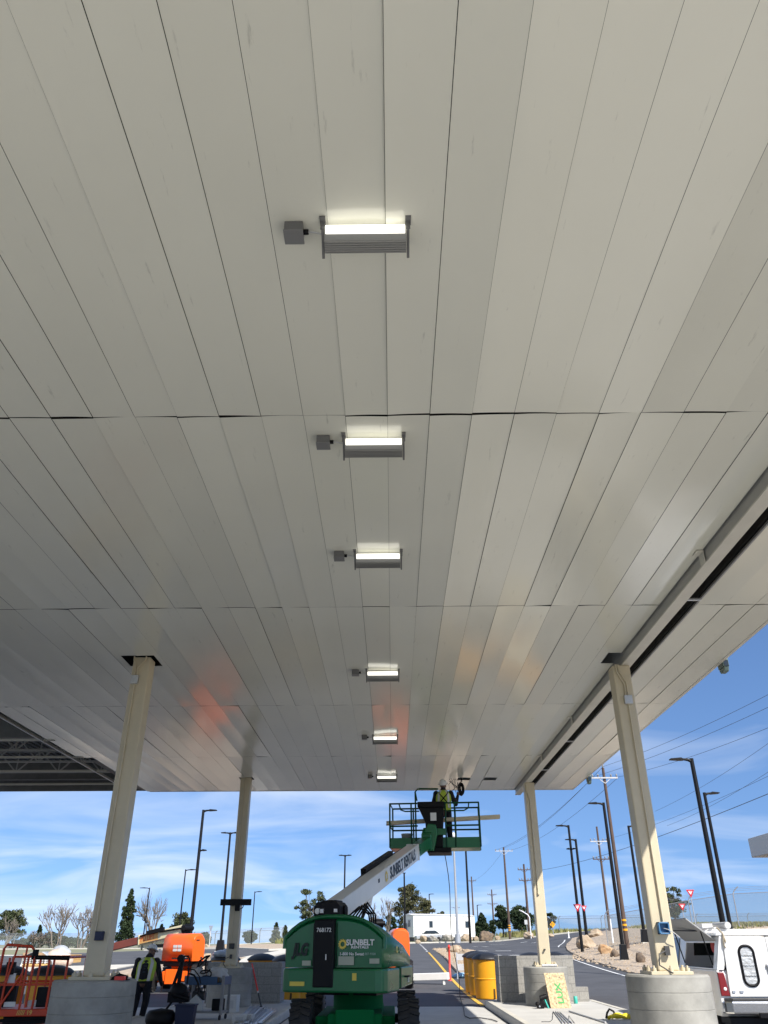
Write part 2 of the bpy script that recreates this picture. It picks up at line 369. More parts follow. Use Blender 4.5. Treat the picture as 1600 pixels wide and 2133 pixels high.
# apron and islands
def sheet(name, x0, x1, y0, y1, z, m, kind='structure'):
    o = MB().add([(x0, y0, z), (x1, y0, z), (x1, y1, z), (x0, y1, z)], [(0, 1, 2, 3)]).build(name, m, recalc=False); o['kind'] = kind; return o
for x0, x1 in ((-2.6, 2.6), (-12.4, -6.25)):
    n = 7
    for i in range(n):
        y0 = -6.3 + i * 4.7; sheet('concrete_apron', x0, x1, y0 + .008, y0 + 4.692, .012, M_apron)
def island(x0, x1, y0, y1):
    o = MB().prism([(x0, y0), (x0 + .9, y0 - .7), (x1 - .9, y0 - .7), (x1, y0), (x1, y1), (x1 - .9, y1 + .9), (x0 + .9, y1 + .9), (x0, y1)], 'z', -.05, .165).build('concrete_island', M_apron, bevel=.025); o['kind'] = 'structure'
    for xx in (x0 + .085, x1 - .085):
        q = MB().box((xx - .075, y0 + .05, .10), (xx + .075, y1 - .05, .178)).build('island_kerb', M_kerb, bevel=.015); q['kind'] = 'structure'
island(2.66, 5.8, -3, 26.6); island(-6.0, -2.66, -3, 26.6)
# ------------------------------------------------------------------ canopy
ZC = 6.02
cano = T('canopy', 'big canopy with a pale metal panel ceiling over the lane', 'canopy')
PW = .4026; X0 = -.015
SEAM = [-2.6, .85, 5.96, 10.76, 16.2, 21.3, 26.6]
HOLES = [(-4.72, -4.14, 12.92, 13.5), (-4.64, -4.22, 24.2, 24.62), (3.78, 4.02, 12.92, 13.5), (2.015, 2.4, 24.42, 24.86), (2.82, 3.2, 24.42, 24.86)]
def rects(x0, x1, y0, y1):
    out = [(x0, x1, y0, y1)]
    for a, b, c, d in HOLES:
        nx = []
        for (p, q, r, s_) in out:
            if a >= q or b <= p or c >= s_ or d <= r: nx.append((p, q, r, s_)); continue
            if c > r: nx.append((p, q, r, c))
            if d < s_: nx.append((p, q, d, s_))
            m0, m1 = max(r, c), min(s_, d)
            if a > p: nx.append((p, a, m0, m1))
            if b < q: nx.append((b, q, m0, m1))
        out = nx
    return out
def deck():
    rnd = random.Random(11); mb = MB(); G = .0019
    strips = [(X0 + k * PW, X0 + (k + 1) * PW, k) for k in range(-21, 10)]
    strips += [(4.54 + i * .4533, 4.54 + (i + 1) * .4533, 50 + i) for i in range(3)]
    for x0, x1, k in strips:
        for j in range(6):
            if k == -21 and j == 5: continue
            q_ = lambda j_: rnd.choice([.002, .003, .007, .013, .02]) if j_ in (2, 3) else rnd.choice([.001, .002, .004, .007]); gy0 = q_(j); gy1 = q_(j + 1)
            y0, y1 = SEAM[j] + gy0, SEAM[j + 1] - gy1
            if j == 5: y1 = SEAM[6]
            tl = rnd.gauss(0, .0028); tr = -tl + rnd.gauss(0, .0008); bow = rnd.uniform(.001, .0055); sag = abs(rnd.gauss(0, .006)); ph = rnd.random() * 6; ends = rnd.gauss(0, .001)
            gl = G * rnd.choice([.35, .6, 1, 1, 1.5]); gr = G * rnd.choice([.35, .6, 1, 1.3])
            for (a, b, c, d) in rects(x0, x1, y0, y1):
                a2 = a + (gl if a == x0 else 0); b2 = b - (gr if b == x1 else 0)
                ny = max(2, int((d - c) / .45)); nx = 8; vs = []
                for q in range(ny + 1):
                    y = c + (d - c) * q / ny; s = (y - y0) / (y1 - y0)
                    for p in range(nx + 1):
                        x = a2 + (b2 - a2) * p / nx; f = (x - x0) / (x1 - x0)
                        z = ZC + tl * (1 - f) + tr * f - sag * math.sin(math.pi * s) * .6 + .0012 * math.sin(3.1 * y + ph) * math.sin(math.pi * f) + ends * math.cos(math.pi * s) + bow * (math.sin(math.pi * f) - .6)
                        vs.append((x, y, z))
                fs = [(q * (nx + 1) + p, (q + 1) * (nx + 1) + p, (q + 1) * (nx + 1) + p + 1, q * (nx + 1) + p + 1) for q in range(ny) for p in range(nx)]
                mb.add(vs, fs, True)
                continue
                for xx in (a2, b2):
                    mb.add([(xx, c, ZC + .001), (xx, d, ZC + .001), (xx, d, ZC + .04), (xx, c, ZC + .04)], [(0, 1, 2, 3)])
                for yy in (c, d):
                    mb.add([(a2, yy, ZC + .001), (b2, yy, ZC + .001), (b2, yy, ZC + .04), (a2, yy, ZC + .04)], [(0, 1, 2, 3)])
    return mb.build('ceiling_deck', M_panel, cano, recalc=False)
deck()
MB().box((-15, -2.7, 7.0), (6.0, 26.75, 7.06)).box((-15, 26.62, 6.6), (-8.6, 26.7, 7.0)).build('roof_sheet', M_dark, cano)
f = MB().box((5.9, -2.65, 6.012), (5.96, 26.66, 7.08)).box((-8.0, 26.6, 6.012), (5.9, 26.66, 7.08)); f.build('fascia', M_beamw, cano)
MB().box((4.02, -5.1, 6.45), (4.54, 26.6, 6.5)).box((4.50, -5.1, 6.05), (4.535, 26.58, 6.45)).build('slot_shade_backing', M_dark, cano)  # dark strips closing the beam slot, coloured as its shade
b = MB().box((4.02, -5.1, 5.84), (4.20, 26.55, 5.862)).box((4.10, -5.1, 5.863), (4.114, 26.55, 6.4)); b.build('beam_flange', M_beamw, cano)
MB().box((4.035, -5.1, 5.864), (4.05, 26.5, 6.3)).build('beam_web', M_beam, cano)
for y in (2.3, 8.9, 17.2, 21.2): MB().box((3.93, y, 5.995), (4.02, y + .16, 6.015)).box((4.006, y + .005, 5.83), (4.018, y + .155, 6.0)).build('beam_bracket', M_beamw, cano, bevel=.003)
for y in (10.4, 15.0, 19.4, 23): MB().box((4.19, y, 5.95), (4.5, y + .05, 5.975)).build('slot_clip', M_galv, cano)
MB().box((4.51, -5.1, 5.985), (4.537, 26.55, 6.015)).build('deck_trim', M_grey, cano)
# unfinished bay on the left: bare framing
fr = T('steel_canopy', 'bare dark steel framing of the unfinished canopy bay at the left', 'steel frame', (-8.6, 16, 0))
fr.location = (0, 0, 0)
MB().box((-8.63, 8, 5.985), (-8.585, 25.9, 5.99)).box((-8.595, 8, 5.99), (-8.585, 25.9, 6.05)).build('edge_angle', M_galv, fr)
for y in (15.2, 19.2, 21.2, 23.1, 25.2): MB().box((-14.8, y, 6.0), (-8.3, y + .05, 6.008)).box((-14.8, y + .042, 6.008), (-8.3, y + .05, 6.06)).build('cross_angle', M_beamw, fr)
for y in (19.35, 24.9):
    MB().box((-14.8, y, 6.12), (-8.1, y + .02, 6.62)).box((-14.8, y - .1, 6.10), (-8.1, y + .12, 6.12)).box((-14.8, y - .1, 6.62), (-8.1, y + .12, 6.64)).build('wide_beam', M_frame, fr)
for y in (20.9, 22.4, 23.9):
    tb = MB(); xs = [-14.5 + i * .64 for i in range(11)]
    for z in (6.12, 6.72): tb.box((-14.5, y - .03, z), (-8.1, y + .03, z + .05))
    for i in range(10):
        z0, z1 = (6.14, 6.75) if i % 2 else (6.75, 6.14)
        tb.bar((xs[i], y, z0), (xs[i + 1], y, z1), .035, .035)
        if i % 2: tb.bar((xs[i], y, 6.14), (xs[i], y, 6.75), .03, .03)
    tb.build('joist', mat('joist_grey', (.42, .42, .40), .5), fr)
rb = MB()
for i in range(33): rb.box((-14.8 + i * .2, 15, 6.93), (-14.7 + i * .2, 26.6, 6.97))
rb.build('roof_ribs', M_grey, fr)
MB().box((-14.9, 26.45, 6.02), (-8.0, 26.5, 6.95)).build('end_fascia', M_frame, fr)
MB().box((-8.28, 21.9, 6.035), (-8.0, 26.4, 6.04)).build('filler_plate', M_frame, fr)
# ------------------------------------------------------------------ columns and pedestals
def column(x, y, zt, zb, label, conduit='v', boxes=True):
    c = T('canopy_column', label, 'column', (x, y, zb), 0, 'cream steel columns holding the canopy'); h = zt - zb; a = .152
    MB().box((-a, -a, .04), (a, a, h)).build('shaft', M_cream, c, bevel=.022)
    MB().box((-.3, -.3, 0), (.3, .3, .042)).build('base_plate', M_cream, c, bevel=.004)
    for (px, py) in [(-.24, -.24), (0, -.25), (.24, -.24), (.25, 0), (-.25, 0), (-.24, .24), (.24, .24), (0, .25)]:
        MB().cyl((px, py, .042), (px, py, .085), .035, n=6).cyl((px, py, .085), (px, py, .115), .016, n=8).build('anchor_bolt', M_cream, c)
    return c, h, a
cols = {}
for key, u0, x, y, ped, lab in (('lf', 0, -4.38, 13.2, 1.17, 'front left cream column rising from a pedestal, square hole at its top'), ('rf', 0, 4.0, 13.2, 1.215, 'front right cream column half lit by sun, beside the white pickup'),
                          ('lr', 0, -4.43, 24.4, 1.05, 'rear left cream column with a black bar across it'), ('rr', 0, 4.13, 24.4, 1.06, 'rear right cream column behind the strand board, partly sunlit')):
    zt = 6.04 if x < 0 else 5.838
    cols[key] = column(x, y, zt if x < 0 else 5.838, ped, lab)
    r = .592
    prof = [(r + .03, 0)]; n = 5; zb_ = .165; H = ped - zb_
    for i in range(n):
        z0 = H * i / n; z1 = H * (i + 1) / n
        prof += [(r, z0 + .006), (r, z1 - .008), (r - .006, z1 - .004), (r - .006, z1)] if i < n - 1 else [(r, z0 + .006), (r, z1 - .025), (r - .025, z1)]
    p = MB().lathe(prof, n=56).build('concrete_pedestal', M_conc); p.location = (x, y, zb_)
    p.modifiers.new('es', 'EDGE_SPLIT').split_angle = R(40)
    side = {'lf': 'front left column, dark in shade', 'rf': 'front right column, beside the pickup truck', 'lr': 'rear left column, behind the tool cart', 'rr': 'rear right column, with a strand board leaned on it'}[key]
    tag(p, 'round ribbed concrete pedestal under the ' + side, 'pedestal', 'round concrete pedestals')
def conduit(key, bx, zbox, forks, down, jm=M_galv):
    c, h, a = cols[key]; yf = -a - .025
    MB().cb((bx, yf - .01, zbox), (.13, .07, .15)).build('junction_box', jm, c, bevel=.008)
    m = MB()
    for pts in forks: m.tube([(px, yf, pz) for px, pz in pts], .014)
    m.tube([(bx, yf, zbox - .07), (bx + down[0], yf, down[1])], .014)
    m.build('conduit', M_cream, c)
h = cols['lf'][1]; conduit('lf', -.06, h - .42, [[(-.08, h - .36), (-.08, h - .2), (-.13, h - .06), (-.13, h)], [(-.04, h - .36), (-.04, h - .2), (.07, h - .06), (.08, h)]], (0, .62))
h = cols['rf'][1]; conduit('rf', .02, h - .62, [[(-.0, h - .55), (-.0, h - .35), (-.09, h - .14), (-.1, h)], [(.04, h - .55), (.04, h - .32), (-.05, h - .12), (-.06, h)]], (0, .68))
h = cols['lr'][1]
MB().tube([(-.02, -.178, h), (-.02, -.178, .55)], .013).build('conduit', M_cream, cols['lr'][0])
h = cols['rr'][1]
MB().tube([(-.1, -.178, h - .05), (-.1, -.178, h - .25), (-.03, -.178, h - .5), (-.03, -.178, 1.9), (-.03, -.178, 1.75)], [.02] * 4 + [.035]).build('conduit', M_cream, cols['rr'][0])
def outlet(key, z, s, m, x=0, open_=False):
    c = cols[key][0]
    b = MB()
    if open_:
        for q in ((-s / 2, -s / 2, -s / 2 + .02, s / 2), (s / 2 - .02, -s / 2, s / 2, s / 2), (-s / 2, -s / 2, s / 2, -s / 2 + .02), (-s / 2, s / 2 - .02, s / 2, s / 2)): b.box((x + q[0], -.25, z + q[1]), (x + q[2], -.155, z + q[3]))
        b.box((x - s / 2, -.165, z - s / 2), (x + s / 2, -.156, z + s / 2))
    else: b.box((x - s / 2, -.23, z - s / 2), (x + s / 2, -.154, z + s / 2))
    o = b.build('outlet_box', m, c, bevel=.004)
    if open_: MB().tube([(x, -.18, z), (x + .05, -.26, z - .02), (x + .12, -.28, z - .06), (x + .2, -.26, z - .12)], .006).build('loose_wire', M_lgrey, c)
outlet('lf', .56, .12, M_navy, .02); outlet('rf', .59, .16, M_blue, .0, True); outlet('lr', .52, .13, M_dgrey); outlet('rr', .4, .04, M_dgrey)
MB().cb((-.0, -.2, .30), (.07, .06, .12)).tube([(-.02, -.22, .3), (-.15, -.3, .26), (-.17, -.3, .12), (-.05, -.3, .05), (.0, -.33, .02)], .01).build('cable_whip', M_dgrey, cols['rf'][0])
MB().cb((-.0, -.2, .27), (.06, .06, .1)).tube([(-.02, -.22, .27), (-.15, -.28, .22), (-.17, -.3, .1), (-.1, -.3, .02)], .01).build('cable_whip', M_dgrey, cols['lr'][0])
# black bar fixture on rear left column
bl = T('bar_fixture', 'wide flat black bar mounted across the rear left column', 'bar light', (-4.43, 24.15, 3.0))
p0 = atY(460, 1873, 24.1); p1 = atY(523, 1886, 24.1); bl.location = ((p0.x + p1.x) / 2, 24.12, (p0.z + p1.z) / 2); w = p1.x - p0.x; hh = p0.z - p1.z
MB().box((-w / 2, -.06, -hh / 2), (w / 2, .02, hh / 2)).build('bar_body', M_blk, bl, bevel=.006)
MB().cb((.06, -.03, -hh / 2 - .07), (.13, .1, .14)).tube([(.12, -.03, -hh / 2 - .1), (.2, -.02, -hh / 2 - .06), (.22, 0, -hh / 2)], .012).build('driver_box', M_blk, bl, bevel=.004)
# ------------------------------------------------------------------ ceiling lights
LY = [atZ(758, 455, ZC).y, atZ(775, 903, ZC).y, atZ(786, 1145, ZC).y, atZ(797, 1393, ZC).y, atZ(803, 1530, ZC).y, atZ(807, 1613, ZC).y]
LL = ['nearest lit ceiling strip light, largest of the row', 'lit ceiling strip light just beyond the first dark seam', 'lit ceiling strip light just before the second dark seam', 'lit ceiling strip light fourth along the row, above an orange reflection', 'small lit ceiling strip light second from the canopy end', 'lit ceiling strip light farthest along, closest to the canopy end']
BL = ['nearest grey junction box on the ceiling, left of the largest light', 'grey ceiling junction box left of the second light', 'grey ceiling junction box left of the third light', 'small ceiling junction box left of the fourth light', 'tiny ceiling junction box left of the fifth light', 'tiny ceiling junction box by the farthest light near canopy end']
def light0():
    t = T('ceiling_light', LL[0], 'light', (0, 0, 0), 0, 'strip lights along the canopy ceiling'); w = .285
    A = Matrix.Translation((0, .07, -.115)) @ Matrix.Rotation(R(-28), 4, 'X')
    hb = MB(A); hb.prism([(-.075, -.005), (-.02, -.045), (.07, -.045), (.075, .03), (-.06, .035)], 'x', -w, w)
    for i in range(6): hb.box((-w, -.01 + i * .015, -.058), (w, -.004 + i * .015, -.045))
    hb.build('lamp_housing', mat('lamp_alu', (.30, .30, .29), .4, .3), t, bevel=.002)
    l = MB(A); l.lathe([(.0, 0), (.034, .0), (.034, 2 * w - .02), (.0, 2 * w - .02)], n=16, M=Matrix.Rotation(R(90), 3, 'Y').to_4x4().to_3x3(), c=(-w + .01, -.072, .006)); l.build('lamp_tube', M_lamp, t)
    for s in (-1, 1):
        e = MB(); x = s * (w + .012)
        e.box((x - .02, -.05, -.012), (x + .02, .03, 0)).bar((x, -.01, 0), (x, .0, -.08), .03, .008).bar((x, .0, -.05), (x, .16, -.19), .018, .035)
        e.build('end_bracket', mat('bracket_grey', (.13, .13, .13), .5), t, bevel=.002)
    return t
def jbox0():
    t = T('ceiling_junction_box', BL[0], 'junction box', (0, 0, 0), 0, 'junction boxes beside the ceiling lights')
    MB().box((-.065, -.06, -.085), (.065, .06, 0)).build('box_body', mat('box_grey', (.15, .15, .15), .5), t, bevel=.006)
    MB().box((-.069, -.064, -.097), (.069, .064, -.0855)).build('lid', mat('box_lid', (.19, .19, .19), .45), t, bevel=.004)
    MB().cyl((.065, 0, -.045), (.1, 0, -.045), .02).build('gland', M_blk, t)
    MB().tube([(.1, 0, -.045), (.15, .0, -.05), (.19, .0, -.065), (.215, .0, -.075)], .006).build('cable', M_lgrey, t)
    return t
L0 = light0(); J0 = jbox0(); XL = -.155
for i, y in enumerate(LY):
    lo = L0 if i == 0 else dup(L0, (0, 0, 0), None, LL[i]); lo.location = (XL, y + .02, ZC - .004)
    jo = J0 if i == 0 else dup(J0, (0, 0, 0), None, BL[i]); jo.location = (XL - .50, y + .07, ZC - .004)
# flood heads on the right canopy edge
fl = T('flood_head', 'larger grey green flood head hanging on the right canopy edge', 'floodlight', (6.02, 13.6, 6.02), 0, 'flood heads on the canopy edge')
MB().box((-.07, -.16, -.1), (.07, .16, .12)).prism([(-.16, -.1), (.16, -.1), (.1, -.2), (-.1, -.2)], 'x', -.06, .06).build('head_body', mat('flood_green', (.12, .17, .15), .4), fl, bevel=.02)
MB().box((-.12, -.04, .05), (-.07, .04, .1)).build('arm', M_grey, fl)
MB().box((-.05, -.17, -.09), (.05, -.16, .05)).build('lens', M_glass, fl)
fl.scale = (.8, .8, .8); dup(fl, (6.02, 24.6, 6.0), 0, 'smaller flood head at the far right canopy corner')
# ------------------------------------------------------------------ wheels
def wheel(parent, pos, r, w, rim_m, lugs=True, tyre_m=None):
    """axle along x; tyre part with rim sub-part"""
    t = MB(Matrix.Translation(pos)); RX = Matrix.Rotation(R(90), 3, 'Y')
    t.lathe([(r * .62, -w / 2), (r * .9, -w / 2), (r * .965, -w * .42), (r * .965, w * .42), (r * .9, w / 2), (r * .62, w / 2)], n=36, M=RX)
    if lugs:
        n = 22
        for i in range(n):
            for s in (-1, 1):
                a = 2 * math.pi * (i + (.5 if s > 0 else 0)) / n
                q = [(s * w * .02, a), (s * w * .28, a + .07), (s * w * .52, a + .12)]
                for (xa, aa), (xb, ab) in zip(q, q[1:]):
                    t.bar((xa, r * .97 * math.cos(aa), r * .97 * math.sin(aa)), (xb, r * .97 * math.cos(ab), r * .97 * math.sin(ab)), .05, .06 * r, up=(0, math.cos((aa + ab) / 2), math.sin((aa + ab) / 2)))
    ty = t.build('tyre', tyre_m or M_black, parent)
    m = MB(Matrix.Translation(pos)); m.lathe([(.0, -w * .3), (r * .2, -w * .3), (r * .24, -w * .36), (r * .5, -w * .3), (r * .63, -w * .47), (r * .63, w * .47), (r * .5, w * .3), (r * .24, w * .36), (r * .2, w * .3), (0, w * .3)], n=24, M=RX)
    m.build('rim', rim_m, ty)
def sun_logo(parent, M, r, m):
    mb = MB(M); n = 12; vs = []; fs = []
    for i in range(n):
        a0 = 2 * math.pi * i / n; a1 = 2 * math.pi * (i + 1) / n
        p = lambda rr, a: (rr * math.cos(a), rr * math.sin(a), .003)
        b = len(vs); vs += [p(r * .45, a0), p(r * .45, a1), p(r * .78, a1), p(r * 1.0, a1), p(r * .74, a0)]
        fs.append((b, b + 1, b + 2, b + 3, b + 4))
    mb.add(vs, fs); return mb.build('sun_emblem', m, parent)
def arch(hw, z0, zs, zc, n=14):
    pts = [(-hw * .99, z0), (-hw, zs * .6 + z0 * .4), (-hw, zs)]
    for i in range(1, n):
        t = i / n; x = -hw + 2 * hw * t; pts.append((x * .985, zs + (zc - zs) * (1 - abs(2 * t - 1) ** 3.0)))
    return pts + [(hw, zs), (hw, zs * .6 + z0 * .4), (hw * .99, z0)]
def boom_lift(label, loc, rz, turn, body, boom1, boom2, incl, len1, len2, group, hubm, side=0):
    t = T('boom_lift', label, 'boom lift', loc, rz, group)
    # chassis
    c = MB().box((-.62, -1.15, .30), (.62, 1.15, .62)).box((-.42, -1.32, .34), (.42, 1.32, .66)).box((-.3, -1.36, .25), (.3, -1.325, .72)).cyl((0, 0, .6), (0, 0, .95), .42, n=28)
    c.build('chassis', mat(body.name + '_matte', tuple(body.node_tree.nodes['Principled BSDF'].inputs['Base Color'].default_value)[:3], .75, spec=.15), t, bevel=.02)
    for sy in (-1, 1): MB().box((-.74, sy * 1.2 - .08, .36), (.74, sy * 1.2 + .08, .5)).build('axle', M_blk, t, bevel=.01)
    for sx in (-1, 1):
        for sy in (-1, 1): wheel(t, (sx * .83, sy * 1.2, .43), .43, .31, hubm)
    U = Matrix.Translation((-.06, 0, 0)) @ Matrix.Rotation(turn, 4, 'Z')
    # counterweight skirt, rounded in plan
    def plan(hw, y0, y1, r=.16): return [(-hw, y1), (-hw, y0 + r), (-hw + r * .3, y0 + r * .3), (-hw + r, y0), (hw - r, y0), (hw - r * .3, y0 + r * .3), (hw, y0 + r), (hw, y1)]
    if side: MB(U).prism(plan(.6, -1.1, .4), 'z', .80, .98).build('counterweight', M_blk, t, bevel=.03)
    else: MB(U).prism(plan(.885, -1.24, -.35), 'z', .93, 1.262).build('counterweight', body, t, bevel=.03)
    secs = []
    for y, hw, zs, zc in ((-1.17, .82, 1.66, 1.93), (-1.12, .85, 1.70, 1.985), (-.6, .885, 1.66, 1.97), (-.1, .885, 1.58, 1.84), (.50, .85, 1.40, 1.56), (.58, .82, 1.36, 1.50)):
        if side: k_ = (1 - .04 * (y < -1.15)) * (1 - .10 * (y > .55)); secs.append([V(((x * (.40 - .03 * (z > 1.5)) * k_ + .44 * side), y if y < 0 else y * .6, z * (1 if z < 1.2 else k_))) for x, z in arch(.885, .98, 1.74, 1.90)])
        else: secs.append([V((x, y, z)) for x, z in arch(hw, 1.275, zs, zc)])
    MB(U).loft(secs).build('engine_hood', body, t)
    lip = [V((x * 1.01, -1.15, z + .012)) for x, z in arch(.845, 1.275, 1.69, 1.985)[1:-1]]
    if not side: MB(U).tube(lip, .035, 6).build('hood_lip', body, t)
    # side doors below the hood
    for s in ((-1, 1) if not side else ()):
        d = MB(U).prism([(-.30, .95), (.50, .99), (.55, 1.1), (.55, 1.27), (-.30, 1.27)], 'x', s * .78, s * .888); d.build('side_door', body, t, bevel=.025)
    MB(U).box((-.5, -.4, .86), (.5, .9, .99)).build('turntable', M_blk, t)
    # mast
    bx = -.14
    U0 = U
    if side: bx = -.30 * side; U = U @ Matrix.Translation((0, 1.0, 0))
    MB(U).box((bx - .175, -1.255 + .4 * abs(side), 1.0), (bx + .175, -.75, 1.95)).build('mast', M_blk, t, bevel=.02)
    mh = MB(U); mh.prism([(bx - .23, 2.03), (bx - .23, 2.15), (bx - .17, 2.22), (bx + .17, 2.22), (bx + .23, 2.15), (bx + .23, 2.03), (bx + .17, 1.93), (bx - .17, 1.93)], 'y', -1.16 + .3 * abs(side), -.72)
    mh.cyl((bx - .26, -.9, 2.09), (bx + .26, -.9, 2.09), .085, n=16); mh.box((bx - .1, -1.12 + .3 * abs(side), 2.2), (bx + .16, -.8, 2.245)); mh.build('pivot_head', M_blk, t, bevel=.012)
    # boom frame: origin at pivot, local y along the boom
    B = U @ Matrix.Translation((bx, -.85, 2.07)) @ Matrix.Rotation(incl, 4, 'X')
    MB(B).box((-.14, .12, -.17), (.14, len1, .17)).build('boom', boom1, t, bevel=.02)
    MB(B).box((-.115, len1, -.14), (.115, len1 + len2, .13)).build('inner_boom', boom2, t, bevel=.015)
    MB(B).box((-.15, len1 - .06, -.18), (-.02, len1 + .004, .18)).box((.02, len1 - .06, -.18), (.15, len1 + .004, .18)).build('boom_collar', boom1, t, bevel=.005)
    a0 = U.inverted() @ (B @ V((0, 2.05, -.28)))
    MB(B).prism([(1.75, -.17), (2.35, -.17), (2.15, -.36), (1.98, -.36)], 'x', -.03, .03).build('cylinder_lug', boom1, t)
    MB(U).cyl((bx, .1, 1.5), V((bx, .1, 1.5)).lerp(a0, .6), .055).cyl(V((bx, .1, 1.5)).lerp(a0, .6), a0, .032).build('lift_cylinder', M_blk, t)
    MB(B).tube([(-.17, .1, .05), (-.19, 1.2, .1), (-.18, len1 * .6, .16), (-.17, len1 * .95, .12)], .03).box((-.26, len1 * .42, .1), (-.15, len1 * .78, .24)).build('hose_carrier', M_blk, t)
    return t, U0, B
GX, GY = -.6, 15.45; TURN = R(-15.3)
len1, len2 = 5.95, 1.55; INCL = R(14.2)
gl, GU, GB = boom_lift('green boom lift in the lane with its white boom raised to the ceiling', (GX, GY, .012), 0, TURN, M_green, M_boomw, M_green, INCL, len1, len2, 'boom lifts', M_green)
# markings
W_txt = mat('decal_white', (.75, .75, .72), .5); K_txt = mat('decal_dark', (.012, .03, .05), .5); Y_txt = mat('decal_yellow', (.72, .55, .08), .5); B_txt = mat('decal_black', (.006, .014, .01), .5)
RX90 = (1, 0, 0), (0, 0, 1)
def rear(x, z, y=-1.195): return GU @ TM((x, y, z), (1, 0, 0), (0, .06, 1))
sun_logo(gl, rear(.165, 1.60), .08, Y_txt)
text('lettering', 'SUNBELT', .115, W_txt, gl, rear(.46, 1.62), 1.0, .004)
text('lettering', 'RENTALS', .048, W_txt, gl, rear(.455, 1.555), 1.5, .0015)
text('lettering', '1-800 No Sweat', .062, W_txt, gl, rear(.32, 1.462), 1., .001)
text('lettering', '887-9328', .048, mat('decal_pale', (.30, .42, .33), .5), gl, rear(.63, 1.462), 1., .0005)
text('lettering', 'JLG', .235, B_txt, gl, rear(-.56, 1.52, -1.2), .72, .012, shear=.2)
text('lettering', '768172', .085, W_txt, gl, GU @ TM((-.14, -1.259, 1.80), *RX90), 1.0, .001)
MB(GU).box((.10, -1.20, 1.31), (.36, -1.187, 1.43)).box((.62, -1.20, 1.33), (.78, -1.187, 1.40)).box((-.52, -1.20, 1.30), (-.37, -1.187, 1.37)).build('decal_plates', mat('decal_plate', (.40, .42, .33), .6), gl)
MB(GU).box((-.10, -1.266, 1.38), (-.085, -1.257, 1.46)).box((-.3, -1.2, 2.06), (-.26, -1.163, 2.12)).cyl((-.30, -1.17, 2.08), (-.30, -1.162, 2.08), .045).box((-.24, -1.2, 2.05), (-.19, -1.163, 2.11)).box((.0, -1.2, 2.06), (.05, -1.163, 2.11)).build('small_labels', W_txt, gl)
def side(y, z, x=.898): return GU @ TM((x, y, z), (0, 1, 0), (0, 0, 1))
sun_logo(gl, side(-.55, 1.52), .06, Y_txt); text('lettering', 'SUNBELT', .07, mat('decal_dim', (.45, .5, .42), .5), gl, side(-.25, 1.53), 1., .002); text('lettering', 'RENTALS', .035, MATS['decal_dim'], gl, side(-.25, 1.475), 1.4, .001)
text('lettering', '31', .12, W_txt, gl, side(.2, 1.07), 1., .002)
def bside(y, z=0): return GB @ TM((.144, y, z), (0, 1, 0), (0, 0, 1))
sun_logo(gl, bside(2.95, .01), .12, Y_txt)
text('lettering', 'SUNBELT RENTALS', .31, K_txt, gl, bside(4.4, .0), .88, .008)
MB(GB).box((.141, 2.35, .0), (.145, 2.45, .07)).build('small_labels', K_txt, gl)
# jib, rotator and basket
tip = GB @ V((0, len1 + len2, 0)); TIPW = V((GX, GY, 0)) + tip
jb = MB(GB); jb.prism([(len1 + len2 - .15, -.2), (len1 + len2 + .22, -.22), (len1 + len2 + .35, .0), (len1 + len2 + .25, .32), (len1 + len2 - .05, .2)], 'x', -.13, .13); jb.build('boom_nose', M_green, gl, bevel=.02)
BR = R(-5); BC = V((TIPW.x + .0, TIPW.y + .85, 0)); BZ = 3.80
bc_px = atY(908, 1760, BC.y); BC.x = bc_px.x
KB = Matrix.Translation(V((BC.x - GX, BC.y - GY, BZ))) @ Matrix.Rotation(BR, 4, 'Z')
hw, hd = 1.2, .46
fl_ = MB(KB).box((-hw, -hd, 0), (hw, hd, .02))
for a, b in (((-hw, -hd, .0), (-.32, -hd + .02, .26)), ((.14, -hd, .0), (hw, -hd + .02, .26)), ((-hw, hd - .02, 0), (hw, hd, .2)), ((-hw, -hd, 0), (-hw + .02, hd, .24)), ((hw - .02, -hd, 0), (hw, hd, .24))): fl_.box(a, b)
fl_.build('basket_tray', M_green, gl, bevel=.01)
rl = MB(KB); zt = 1.12; rr_ = .022
for x in (-hw, -.62, .55, hw):
    for y in (-hd, hd): rl.tube([(x, y, .02), (x, y, zt)], rr_)
for z in (.55, zt): rl.tube([(-hw, -hd, z), (-hw, hd, z), (hw, hd, z), (hw, -hd, z)], rr_)
for z in (.55, zt): rl.tube([(-hw, -hd, z), (-.45, -hd, z)], rr_); rl.tube([(.3, -hd, z), (hw, -hd, z)], rr_)
rl.tube([(-hw + .25, -hd, zt), (-hw + .3, -hd, zt - .16), (-hw + .42, -hd, zt - .2), (-.4, -hd, zt - .2)], .018); rl.tube([(.3, -hd, zt - .2), (hw - .4, -hd, zt - .2), (hw - .28, -hd, zt - .14), (hw - .26, -hd, zt)], .018)
rl.tube([(-.5, -hd, .02), (-.5, -hd, 1.42), (-.42, -hd, 1.5), (.12, -hd + .1, 1.5)], .022); rl.tube([(-.5, -hd + .05, 1.42), (-.46, -hd + .1, 1.2)], .018)
rl.tube([(.3, -hd, 0), (.3, -hd, 1.15)], .022)
rl.build('basket_rail', M_rail, gl)
